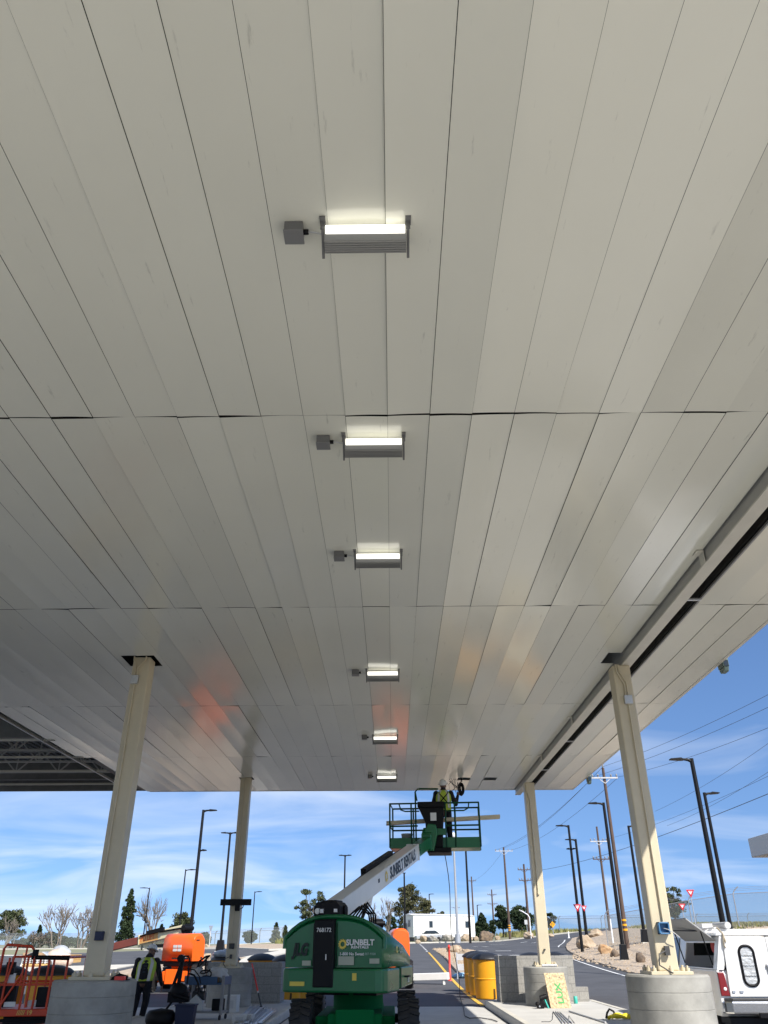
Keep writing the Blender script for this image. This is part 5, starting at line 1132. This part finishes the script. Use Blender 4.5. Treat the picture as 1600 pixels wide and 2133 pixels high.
far(1243, 1753, 88, 1720, 1558, 40, 'grey power line crossing right below the top three', .5, .014)
far(1130, 1812, 118, 1700, 1612, 40, 'thick dark cable crossing behind the front right column', .6, .028)
far(1256, 1597, 62, 1051, 1766, 128, 'power line from the tallest pole down to the banded pole', .8, .02)
far(1234, 1621, 62, 1033, 1770, 128, 'left power line between the cross arms of the two brown poles', .8, .02)
far(1286, 1621, 62, 1067, 1770, 128, 'right power line between the cross arms of the two brown poles', .8, .02)
far(1051, 1768, 128, 982, 1836, 190, 'power line from the banded pole to the thin far pole', .8, .02)
far(1365, 1690, 80, 1700, 1475, 45, 'power line slanting steeply across the sky by the tall light poles', .4, .016)
far(1390, 1720, 80, 1700, 1540, 45, 'lower slanting power line behind the tall light poles', .4, .016)
# ------------------------------------------------------------------ signs
def sign_yield(u, v, w, Y, label, pole=True):
    c = atY(u, v, Y); s = w * Y / 1841; b = V((c.x, Y, g(c.x, Y))); t = T('yield_sign', label, 'yield sign', b, 0, 'red and white yield signs'); z = c.z - b.z
    def tri(k, y0, y1, m, nm):
        h = s * .87 * k; o = MB().prism([(-s / 2 * k, z + h / 2 + .0), (s / 2 * k, z + h / 2), (0, z - h / 2)], 'y', y0, y1); o.build(nm, m, t, bevel=.01)
    tri(1, -.17, -.15, M_signr, 'sign_plate')
    h = s * .87; MB().prism([(-s * .26, z + h * .33), (s * .26, z + h * .33), (0, z - h * .12)], 'y', -.176, -.172).build('white_field', M_signw, t)
    text('lettering', 'YIELD', s * .15, M_signr, t, TM((0, -.178, z + h * .24), (1, 0, 0), (0, 0, 1)), .9, .0)
    if pole: MB().cyl((0, -.1, 0), (0, -.1, z + h / 2), .035, n=8).build('post', M_galv, t)
sign_yield(1202, 1892, 17, 65.8, 'yield sign fixed on the left pole of the close pair', False)
sign_yield(1216, 1893, 13, 75, 'yield sign half hidden behind the close pair of poles', False)
sign_yield(1437, 1862, 18, 55, 'higher larger yield sign above the pickup hatch', True)
sign_yield(1420, 1890, 15, 62, 'lower smaller yield sign beside the tree right of the column', True)
def plate(name, u, v, w, h, Y, m, label, cat, diamond=False):
    c = atY(u, v, Y); s = w * Y / 1841; hh = h * Y / 2121; b = V((c.x, Y, g(c.x, Y))); t = T(name, label, cat, b); z = c.z - b.z
    q = [(0, z + hh / 2), (s / 2, z), (0, z - hh / 2), (-s / 2, z)] if diamond else [(-s / 2, z - hh / 2), (s / 2, z - hh / 2), (s / 2, z + hh / 2), (-s / 2, z + hh / 2)]
    MB().prism(q, 'y', -.08, -.06).build('sign_plate', m, t); MB().cyl((0, 0, 0), (0, 0, z + hh / 2), .05, n=8).build('post', M_galv, t); return t, z, s
t, z, s = plate('warning_sign', 1151, 1926, 12, 14, 105, M_signy, 'yellow diamond warning sign right of the rear right column', 'warning sign', True)
MB().bar((-.12, -.085, z - .2), (-.1, -.085, z + .15), .05, .01).bar((-.1, -.085, z + .15), (.16, -.085, z + .02), .05, .01).build('arrow_mark', K_txt, t)
plate('square_sign', 1097, 1921, 9, 10, 118, M_lgrey, 'blank grey white square sign left of the rear right column', 'sign')
# curved white street lamp
c = atY(1103, 1911, 116); b = V((c.x, 116, g(c.x, 116))); t = T('street_lamp', 'white street lamp with a long bent arm beside the square sign', 'street lamp', b); z = c.z - b.z
MB().tube([(0, 0, 0), (0, 0, z), (-.2, 0, z + .3), (-1.05, 0, z + .8)], .07).build('pole', M_signw, t); MB().cb((-1.15, 0, z + .82), (.35, .2, .12), ry=.5).build('lamp_head', M_lgrey, t)
# bracket light on left verge
c = atY(439, 1936, 92); b = V((c.x, 92, g(c.x, 92))); t = T('sign_post', 'slender post with a pale triangular head left of the double arm pole', 'post', b); z = c.z - b.z
MB().cyl((0, 0, 0), (0, 0, z), .05, n=8).build('post', M_lgrey, t); MB().prism([(-.22, z + .35), (.22, z + .35), (.06, z - .15), (-.06, z - .15)], 'y', -.05, .05).build('head', M_galv, t)
for u, v0, v1, Y, lab in ((1184, 1941, 1955, 92, 'short white delineator post at the roundabout exit'), (1271, 1914, 1949, 70, 'tall pale marker post on the right gravel bank')):
    c = atY(u, v0, Y); b = V((c.x, Y, g(c.x, Y))); o = MB().lathe([(.16, 0), (.16, .05), (.06, .08), (.055, c.z - b.z), (.001, c.z - b.z + .03)], n=12).build('delineator', M_signw); o.location = b; tag(o, lab, 'delineator')
# ------------------------------------------------------------------ trailer, booth, parked car
p = atY(862, 1958, 146); tr = T('office_trailer', 'long white office trailer behind the boulders', 'trailer', (p.x, 146, g(p.x, 146) + .1), R(28))
LT, DT, HT = 12.2, 3.5, 3.75
MB().box((0, 0, .5), (LT, DT, HT)).build('wall', M_trailer, tr, bevel=.03)
MB().prism([(-.12, HT), (DT / 2, HT + .28), (DT + .12, HT)], 'x', -.15, LT + .15).build('roof', M_signw, tr)
MB().box((.1, .1, -.3), (LT - .1, DT - .1, .5)).build('skirting', M_dgrey, tr)
for x in (3.0, 10.2): f_ = MB().box((x, -.05, 1.9), (x + .75, -.005, 2.95)).build('window', M_grey, tr); MB().box((x + .08, -.058, 1.98), (x + .67, -.052, 2.87)).build('pane', M_glass, f_)
f_ = MB().box((-.05, 1.0, 2.0), (-.005, 1.8, 3.1)).build('window', M_lgrey, tr); MB().box((-.058, 1.08, 2.08), (-.052, 1.72, 3.0)).build('pane', M_glass, f_)
MB().box((-.4, 2.2, 1.0), (-.005, 2.9, 2.6)).build('air_unit', M_grey, tr)
b = atY(1561, 1765, 34); bt = T('service_booth', 'grey white flat roofed booth cut off at the right edge', 'booth', (b.x, 34, 0)); z0, z1 = atY(1561, 1787, 34).z, atY(1561, 1747, 34).z
MB().box((0, -14, z0), (7, 0, z1)).build('roof', mat('booth_paint', (.5, .5, .48), .5), bt, bevel=.03); MB().box((.62, -13.4, -.2), (6.4, -.4, z0 - .002)).build('wall', MATS['booth_paint'], bt)
p = atY(894, 1957, 134); pc_ = T('parked_car', 'small silver car parked by the trailer behind the boulders', 'car', (p.x, 134, g(p.x, 134) + .1), R(100))
MB().prism([(-2.1, .3), (2.1, .3), (2.15, .75), (1.3, .95), (-2.0, .98), (-2.15, .7)], 'x', -.85, .85).build('body', mat('car_silver', (.45, .46, .47), .3, .3), pc_, bevel=.08)
MB().prism([(-1.6, .97), (1.2, .95), (.5, 1.42), (-.9, 1.45)], 'x', -.72, .72).build('cabin', M_glass, pc_, bevel=.06)
MB().prism([(-.95, 1.44), (.5, 1.41), (.4, 1.47), (-.8, 1.5)], 'x', -.68, .68).build('roof', MATS['car_silver'], pc_)
for sx in (-1, 1):
    for y in (-1.3, 1.35): wheel(pc_, (sx * .78, y, .32), .32, .2, M_metal, False)
# ------------------------------------------------------------------ fences
def fence(label, pts, h, n, m=M_mesh, out=True, pr=.035):
    t = T('chain_link_fence', label, 'fence', (0, 0, 0)); P = [V(p) for p in pts]; path = dense(P, max((P[-1] - P[0]).length / n, .5)); fb = MB(); pb = MB(); wb = MB()
    vs = [];
    for q in path: z = g(q.x, q.y); vs += [(q.x, q.y, z), (q.x, q.y, z + h)]
    fb.add(vs, [(2 * i, 2 * i + 2, 2 * i + 3, 2 * i + 1) for i in range(len(path) - 1)]); fb.build('mesh_panel', m, t)
    for k, q in enumerate(path):
        z = g(q.x, q.y); po = MB().tube([(q.x, q.y, z), (q.x, q.y, z + h), (q.x + .12, q.y - .1, z + h + .22), (q.x + .34, q.y - .3, z + h + .45)] if out else [(q.x, q.y, z), (q.x, q.y, z + h)], pr, 6)
        if k < 90: po.build('post', M_galv, t)
    for j in range(3):
        f = .22 * j / 2 + .1; wb.tube([(q.x + .3 * f * 2, q.y - .3 * f * 2, g(q.x, q.y) + h + .1 + f * .9) for q in path], pr * .25, 4)
    wb.tube([(q.x, q.y, g(q.x, q.y) + h) for q in path], pr * .6, 5); wb.build('barbed_wire', M_galv, t)
fence('far chain link fence with curved post tops below the trees at left', [(-110, 150), (-60, 158), (-20, 158)], 2.0, 24, pr=.07)
a = atY(1405, 1945, 58); fence('near chain link fence with barbed wire arms on the grassy bank at right', [(16, 66), (27, 60), (48, 50)], 2.2, 14)
fence('long pale fence along the field beyond the roundabout', [(18, 172), (34, 160), (70, 140)], 2.6, 16, pr=.06)
# ------------------------------------------------------------------ vegetation
def leaves(mb, c, r, n, s, rnd, up=.3):
    vs = []; fs = []
    for _ in range(n):
        while True:
            d = V((rnd.uniform(-1, 1), rnd.uniform(-1, 1), rnd.uniform(-1, 1)))
            if d.length < 1: break
        d = d * (.55 + .45 * rnd.random()) ; p = V(c) + V((d.x * r[0], d.y * r[1], d.z * r[2]))
        nrm = (V((rnd.gauss(0, 1), rnd.gauss(0, 1), rnd.gauss(up, 1)))).normalized(); x = nrm.orthogonal().normalized(); y = nrm.cross(x); a = rnd.uniform(0, 6.28); x, y = x * math.cos(a) + y * math.sin(a), y * math.cos(a) - x * math.sin(a)
        q = s * rnd.uniform(.6, 1.3); b = len(vs); vs += [p - x * q, p - y * q * .45, p + x * q, p + y * q * .45]; fs.append((b, b + 1, b + 2, b + 3))
    mb.add(vs, fs)
def tree(name, u0, u1, vt, vb, Y, label, leaf, shape='round', bark=M_barkd, dens=1., seed=0, group='trees beyond the road', zbase=None):
    rnd = random.Random(seed + int(u0)); p = atY((u0 + u1) / 2, vb, Y); x = p.x; zb = g(x, Y) if zbase is None else zbase; zt = atY((u0 + u1) / 2, vt, Y).z; H = zt - zb; W = (u1 - u0) * Y / 1841
    t = T(name, label, 'tree', (x, Y, zb), 0, group); cr = MB(); tk_ = MB(); ls = max(.12, Y * .0014)
    def limb(a, b, r0, r1):
        a = V(a); b = V(b); m = a.lerp(b, .5) + V((rnd.gauss(0, .04), rnd.gauss(0, .04), rnd.gauss(0, .02))) * (b - a).length; tk_.tube([a, m, b], [r0, (r0 + r1) / 2, r1], 6)
    if shape == 'round' or shape == 'open':
        n = int((42 if shape == 'round' else 22) * dens); top = V((rnd.gauss(0, .05) * W, 0, H * .72)); limb((0, 0, -.2), (top.x * .5, 0, H * .32), W * .045, W * .035); limb((top.x * .5, 0, H * .32), top, W * .035, W * .012)
        for i in range(n):
            f = rnd.random() ** .8; ph = rnd.uniform(0, 6.28); zz = H * (.22 + .74 * f) if shape == 'round' else H * (.34 + .62 * f)
            env = math.sin(math.pi * min(1, (.12 + .80 * f))) ** .6; rr = W * .42 * env * rnd.uniform(.35, 1.0)
            c = V((rr * math.cos(ph), rr * math.sin(ph) * .8, zz)); k = W * (rnd.uniform(.11, .20) if shape == 'round' else rnd.uniform(.07, .13))
            leaves(cr, c, (k * 1.15, k * 1.1, k * .72), int((85 if shape == 'round' else 70)), ls, rnd)
            if i % 2 == 0 or shape == 'open': limb((top.x * .5, 0, H * rnd.uniform(.25, .5)), c, W * .014, W * .004)
    elif shape == 'cone':
        limb((0, 0, -.2), (0, 0, H * .98), W * .05, W * .008); n = int(52 * dens)
        for i in range(n):
            f = i / n; zz = H * (.12 + .86 * f); rr = W * .42 * (1 - f) ** .75 * rnd.uniform(.4, 1.05); ph = rnd.uniform(0, 6.28); c = V((rr * math.cos(ph), rr * math.sin(ph), zz)); k = W * .17 * (1.15 - f) + .12
            leaves(cr, c, (k, k, k * .8), 70, ls, rnd); limb((0, 0, zz), c, W * .012, W * .004)
    elif shape == 'bare':
        def br(a, d, L, r, depth):
            b = a + d * L; m = a.lerp(b, .5) + V((rnd.gauss(0, .06), rnd.gauss(0, .06), rnd.gauss(0, .03))) * L; tk_.tube([a, m, b], [r, r * .85, r * .68], 5 if depth > 2 else 4)
            if depth <= 0: return
            for k in range(3 if depth > 1 else 2):
                ax = V((rnd.gauss(0, 1), rnd.gauss(0, 1), rnd.gauss(.25, .5))).normalized(); nd = (d + ax * rnd.uniform(.5, 1.0) + V((0, 0, .08))).normalized(); br(a.lerp(b, rnd.uniform(.55, 1)), nd, L * rnd.uniform(.6, .85), max(r * .62, Y * .0003), depth - 1)
        for k in range(int(2 * dens) if dens >= 1 else 1):
            br(V((rnd.gauss(0, .1) * W, 0, -.2)), V((rnd.gauss(0, .28) * min(1.3, W / H), rnd.gauss(0, .2), 1)).normalized(), H * .36, H * .024, 4)
        # scale to the envelope
        zs = max(v.z for v in tk_.v); k = H / zs; xs = max(abs(v.x) for v in tk_.v); kx = min(k * 2, W * .56 / xs); tk_.v = [V((v.x * kx, v.y * kx, v.z * k)) for v in tk_.v]
        tk_.build('trunk', bark, t); return t
    elif shape == 'bush':
        limb((0, 0, -.2), (0, 0, H * .5), W * .03, W * .01)
        for i in range(int(22 * dens)):
            f = rnd.random(); xx = rnd.uniform(-.45, .45) * W; top = H * (.95 - (2 * xx / W) ** 2 * .5) * rnd.uniform(.75, 1.05); k = W * .1 + H * .08
            leaves(cr, (xx, rnd.uniform(-.2, .2) * W, max(k * .5, top * (.2 + .7 * f))), (k, k, k * .8), 90, ls, rnd)
    cr.build('crown', leaf, t, recalc=False); tk_.build('trunk', bark, t); return t
TR = [('dark_bush', 20, 52, 1948, 1976, 168, 'low dark bush at the foot of the far left eucalyptus', M_leafD, 'bush', M_barkd, 1.2),
 ('dark_bush', 280, 345, 1946, 1970, 165, 'dark bush under the bare twiggy tree behind the cream boom', M_leafO, 'bush', M_barkd, 1.2),
('eucalyptus_tree', -22, 46, 1894, 1976, 165, 'dense eucalyptus at the far left edge with pale streaked trunks', M_leafE, 'round', M_bark, 1.3),
 ('bare_tree', -8, 40, 1905, 1976, 160, 'bare pale tree in front of the far left eucalyptus', None, 'bare', M_bark, 1),
 ('conifer_tree', 66, 86, 1927, 1972, 178, 'small pointed conifer left of the big bare tree', M_leafD, 'cone', M_barkd, 1),
 ('dark_bush', 40, 72, 1942, 1976, 172, 'dark bush between the eucalyptus and the small conifer', M_leafD, 'bush', M_barkd, 1),
 ('dark_bush', 82, 122, 1932, 1976, 175, 'dark bush under the left half of the big bare tree', M_leafO, 'bush', M_barkd, 1.3),
 ('dark_bush', 118, 166, 1944, 1976, 170, 'dark bush under the right half of the big bare tree', M_leafD, 'bush', M_barkd, 1.2),
 ('dark_bush', 166, 192, 1948, 1976, 170, 'dark bush touching the front left column', M_leafD, 'bush', M_barkd, 1),
 ('bare_tree', 80, 150, 1872, 1977, 155, 'big spreading bare tree left of the front left column', None, 'bare', M_bark, 2),
 ('bare_tree', 128, 196, 1882, 1977, 158, 'bare tree just left of the front left column', None, 'bare', M_bark, 2),
 ('bare_tree', 48, 100, 1938, 1977, 156, 'low leaning bare tree below the small conifer', None, 'bare', M_bark, 2),
 ('cypress_tree', 232, 284, 1850, 1972, 150, 'tall dense dark evergreen right of the front left column', M_leafD, 'cone', M_barkd, 2.0),
 ('bare_tree', 276, 342, 1852, 1968, 148, 'bare twiggy tree between the dark evergreen and the orange lift', None, 'bare', M_bark, 2),
 ('conifer_tree', 322, 342, 1925, 1968, 170, 'small dark conifer behind the cream boom', M_leafD, 'cone', M_barkd, 1),
 ('eucalyptus_tree', 346, 398, 1902, 1970, 150, 'rounded eucalyptus behind the orange hood', M_leafE, 'round', M_barkd, 1.2),
 ('round_tree', 405, 440, 1944, 1976, 160, 'low rounded tree between the orange hood and double arm pole', M_leafE, 'round', M_barkd, 1),
 ('round_tree', 502, 536, 1941, 1975, 170, 'low rounded tree right of the rear left column', M_leafD, 'round', M_barkd, 1),
 ('thin_conifer', 562, 584, 1922, 1972, 180, 'left one of two thin conifers beside the green hood', M_leafE, 'cone', M_barkd, .9),
 ('thin_conifer', 585, 600, 1928, 1972, 180, 'right one of two thin conifers, shorter, beside the green hood', M_leafE, 'cone', M_barkd, .8),
 ('eucalyptus_tree', 606, 684, 1850, 1972, 140, 'open airy eucalyptus rising behind the black boom pivot', M_leafE, 'open', M_bark, 1.5),
 ('bare_tree', 762, 800, 1880, 1965, 140, 'bare tree under the white boom', None, 'bare', M_bark, 1),
 ('bare_tree', 790, 822, 1868, 1965, 135, 'taller bare tree left of the large round tree', None, 'bare', M_bark, 1),
 ('round_tree', 816, 884, 1842, 1962, 165, 'large leafy tree behind the white trailer left end', M_leafO, 'round', M_barkd, 1.5),
 ('round_tree', 868, 910, 1872, 1962, 172, 'right lobe tree behind the white trailer, lower than its neighbour', M_leafO, 'round', M_barkd, 1.1),
 ('round_tree', 902, 938, 1898, 1962, 200, 'pale low tree above the trailer roof', M_leafE, 'open', M_barkd, 1.1),
 ('round_tree', 800, 828, 1905, 1962, 160, 'dark small tree at the left end of the trailer', M_leafD, 'round', M_barkd, 1),
 ('pine_tree', 986, 1026, 1902, 1958, 165, 'dark spiky pine right of the white trailer', M_leafD, 'cone', M_barkd, 1.4),
 ('round_tree', 1028, 1068, 1887, 1955, 160, 'dense dark round tree behind the banded utility pole', M_leafD, 'round', M_barkd, 1.4),
 ('round_tree', 1062, 1118, 1888, 1955, 158, 'wide dark green tree left of the rear right column', M_leafD, 'round', M_barkd, 1.6),
 ('round_tree', 1018, 1036, 1918, 1955, 150, 'small dark tree squeezed right of the dark pine', M_leafD, 'round', M_barkd, .8),
 ('round_tree', 1124, 1168, 1902, 1953, 165, 'tree behind the yellow diamond sign', M_leafE, 'open', M_barkd, 1.4),
 ('eucalyptus_tree', 1376, 1452, 1848, 1950, 120, 'leafy tree right of the front right column behind the yield signs', M_leafE, 'open', M_barkd, 2.2)]
for i, (nm, u0, u1, vt, vb, Y, lab, leaf, shp, brk, dn) in enumerate(TR): tree(nm, u0, u1, vt, vb, Y, lab, leaf, shp, brk, dn, seed=i)
# grass on the banks
def grass(name, poly_fn, n, s, label, seed):
    rnd = random.Random(seed); vs = []; fs = []
    for _ in range(n):
        x, y = poly_fn(rnd); z = g(x, y); a = rnd.uniform(0, 6.28); w = s * .22; h = s * rnd.uniform(.5, 1.2); dx, dy = math.cos(a) * w, math.sin(a) * w; b = len(vs); l = rnd.gauss(0, .3) * s
        vs += [(x - dx, y - dy, z), (x + dx, y + dy, z), (x + l, y + l * .5, z + h)]; fs.append((b, b + 1, b + 2))
    o = MB().add(vs, fs).build(name, M_grass, recalc=False); tag(o, label, 'grass', None, 'stuff')
grass('bank_grass', lambda r: (r.uniform(23, 64), r.uniform(60, 88)), 24000, .3, 'green dry grass on the bank behind the pickup', 1)
grass('verge_grass', lambda r: (r.uniform(-16, 0), r.uniform(118, 150)), 7000, .7, 'dry grass strip under the two thin conifers', 2)
grass('field_grass', lambda r: (r.uniform(20, 70), r.uniform(130, 175)), 9000, .8, 'pale green grass beyond the roundabout', 3)
# gravel stones scattered on the beds
rnd = random.Random(9); sb = MB()
for _ in range(3200):
    if rnd.random() < .75: y = rnd.uniform(38, 72); x = rnd.uniform(11.6, 24) + max(0, (y - 58) * .2)
    else: y = rnd.uniform(44, 82); x = rnd.uniform(3.6, 4.6)
    r_ = rnd.uniform(.04, .13); z = g(x, y) + .1
    a = [V((x + r_ * rnd.uniform(.6, 1.3) * math.cos(k * 1.57 + .3), y + r_ * rnd.uniform(.6, 1.3) * math.sin(k * 1.57 + .3), z - .02)) for k in range(4)]; tp_ = V((x + rnd.gauss(0, .02), y, z + r_ * rnd.uniform(.5, 1)))
    sb.add(a + [tp_], [(0, 1, 4), (1, 2, 4), (2, 3, 4), (3, 0, 4)])
tag(sb.build('gravel_stones', M_rock[0]), 'loose stones strewn over the gravel beds', 'stones', None, 'stuff')
# ------------------------------------------------------------------ light, sky, camera
S = V((.645, -.87, 1.0)).normalized(); el = math.asin(S.z); az = math.atan2(S.x, S.y)
ld = bpy.data.lights.new('sun', 'SUN'); ld.energy = 4.6; ld.angle = R(.55); ld.color = (1, .95, .87); lo = bpy.data.objects.new('sun', ld); C.objects.link(lo); lo.rotation_euler = (-S).to_track_quat('-Z', 'Y').to_euler(); lo.location = (30, -40, 50)
w = bpy.data.worlds.new('World'); bpy.context.scene.world = w; w.use_nodes = True; nt = w.node_tree; N = nt.nodes; L = nt.links; bg = N['Background']
sky = N.new('ShaderNodeTexSky'); sky.sky_type = 'NISHITA'; sky.sun_disc = False; sky.sun_elevation = el; sky.sun_rotation = az; sky.air_density = 1.0; sky.dust_density = .4; sky.ozone_density = 3.0; sky.altitude = 50
tc = N.new('ShaderNodeTexCoord'); sep = N.new('ShaderNodeSeparateXYZ'); L.new(tc.outputs['Generated'], sep.inputs[0])
def math_(op, a, b=None):
    m = N.new('ShaderNodeMath'); m.operation = op
    for i, x in enumerate((a, b)):
        if x is None: continue
        if isinstance(x, (int, float)): m.inputs[i].default_value = x
        else: L.new(x, m.inputs[i])
    return m.outputs[0]
zc = math_('ADD', math_('MAXIMUM', sep.outputs[2], 0.0), .16)
cv = N.new('ShaderNodeCombineXYZ'); L.new(sep.outputs[0], cv.inputs[0]); L.new(sep.outputs[1], cv.inputs[1]); L.new(math_('ADD', math_('MULTIPLY', math_('MAXIMUM', sep.outputs[2], 0.0), .9), .14), cv.inputs[2])
vn = N.new('ShaderNodeVectorMath'); vn.operation = 'NORMALIZE'; L.new(cv.outputs[0], vn.inputs[0]); L.new(vn.outputs[0], sky.inputs['Vector'])
cb = N.new('ShaderNodeCombineXYZ'); L.new(math_('DIVIDE', sep.outputs[0], zc), cb.inputs[0]); L.new(math_('DIVIDE', sep.outputs[1], zc), cb.inputs[1])
mp = N.new('ShaderNodeMapping'); mp.inputs['Rotation'].default_value = (0, 0, R(35)); mp.inputs['Scale'].default_value = (.75, 1.0, 1); mp.inputs['Location'].default_value = (CLX, CLY, 0); L.new(cb.outputs[0], mp.inputs[0])
n1 = N.new('ShaderNodeTexNoise'); n1.inputs['Scale'].default_value = 1.2; n1.inputs['Detail'].default_value = 7; n1.inputs['Roughness'].default_value = .5; n1.inputs['Distortion'].default_value = .7; L.new(mp.outputs[0], n1.inputs['Vector'])
f = math_('ADD', n1.outputs['Fac'], math_('MULTIPLY', sep.outputs[0], -.22))
f = math_('ADD', f, math_('MULTIPLY', math_('SUBTRACT', .30, sep.outputs[2]), .10))
rp_ = N.new('ShaderNodeValToRGB'); rp_.color_ramp.elements[0].position = .475; rp_.color_ramp.elements[1].position = .86; L.new(f, rp_.inputs[0])
mx = N.new('ShaderNodeMixRGB'); L.new(math_('MULTIPLY', rp_.outputs[0], .85), mx.inputs[0])
tint = N.new('ShaderNodeMixRGB'); tint.blend_type = 'MULTIPLY'; tint.inputs[0].default_value = 1; tint.inputs[2].default_value = SKYTINT; L.new(sky.outputs[0], tint.inputs[1])
L.new(tint.outputs[0], mx.inputs[1]); mx.inputs[2].default_value = CLOUD; L.new(mx.outputs[0], bg.inputs['Color']); bg.inputs['Strength'].default_value = SKYSTR
cd = bpy.data.cameras.new('camera'); co = bpy.data.objects.new('camera', cd); C.objects.link(co); co.location = CAM; co.rotation_euler = CAMROT.to_euler(); cd.sensor_fit = 'HORIZONTAL'; cd.sensor_width = 36; cd.lens = 36 * F_PX / 1600; cd.clip_end = 6000; cd.clip_start = .05
sc_ = bpy.context.scene; sc_.camera = co; sc_.view_settings.view_transform = 'Standard'; sc_.view_settings.look = 'None'; sc_.view_settings.exposure = EXPO; sc_.view_settings.gamma = 1
sc_.cycles.max_bounces = 8; sc_.cycles.diffuse_bounces = 5; sc_.cycles.glossy_bounces = 4; sc_.cycles.transparent_max_bounces = 12; sc_.cycles.use_denoising = True; sc_.cycles.sample_clamp_indirect = 6
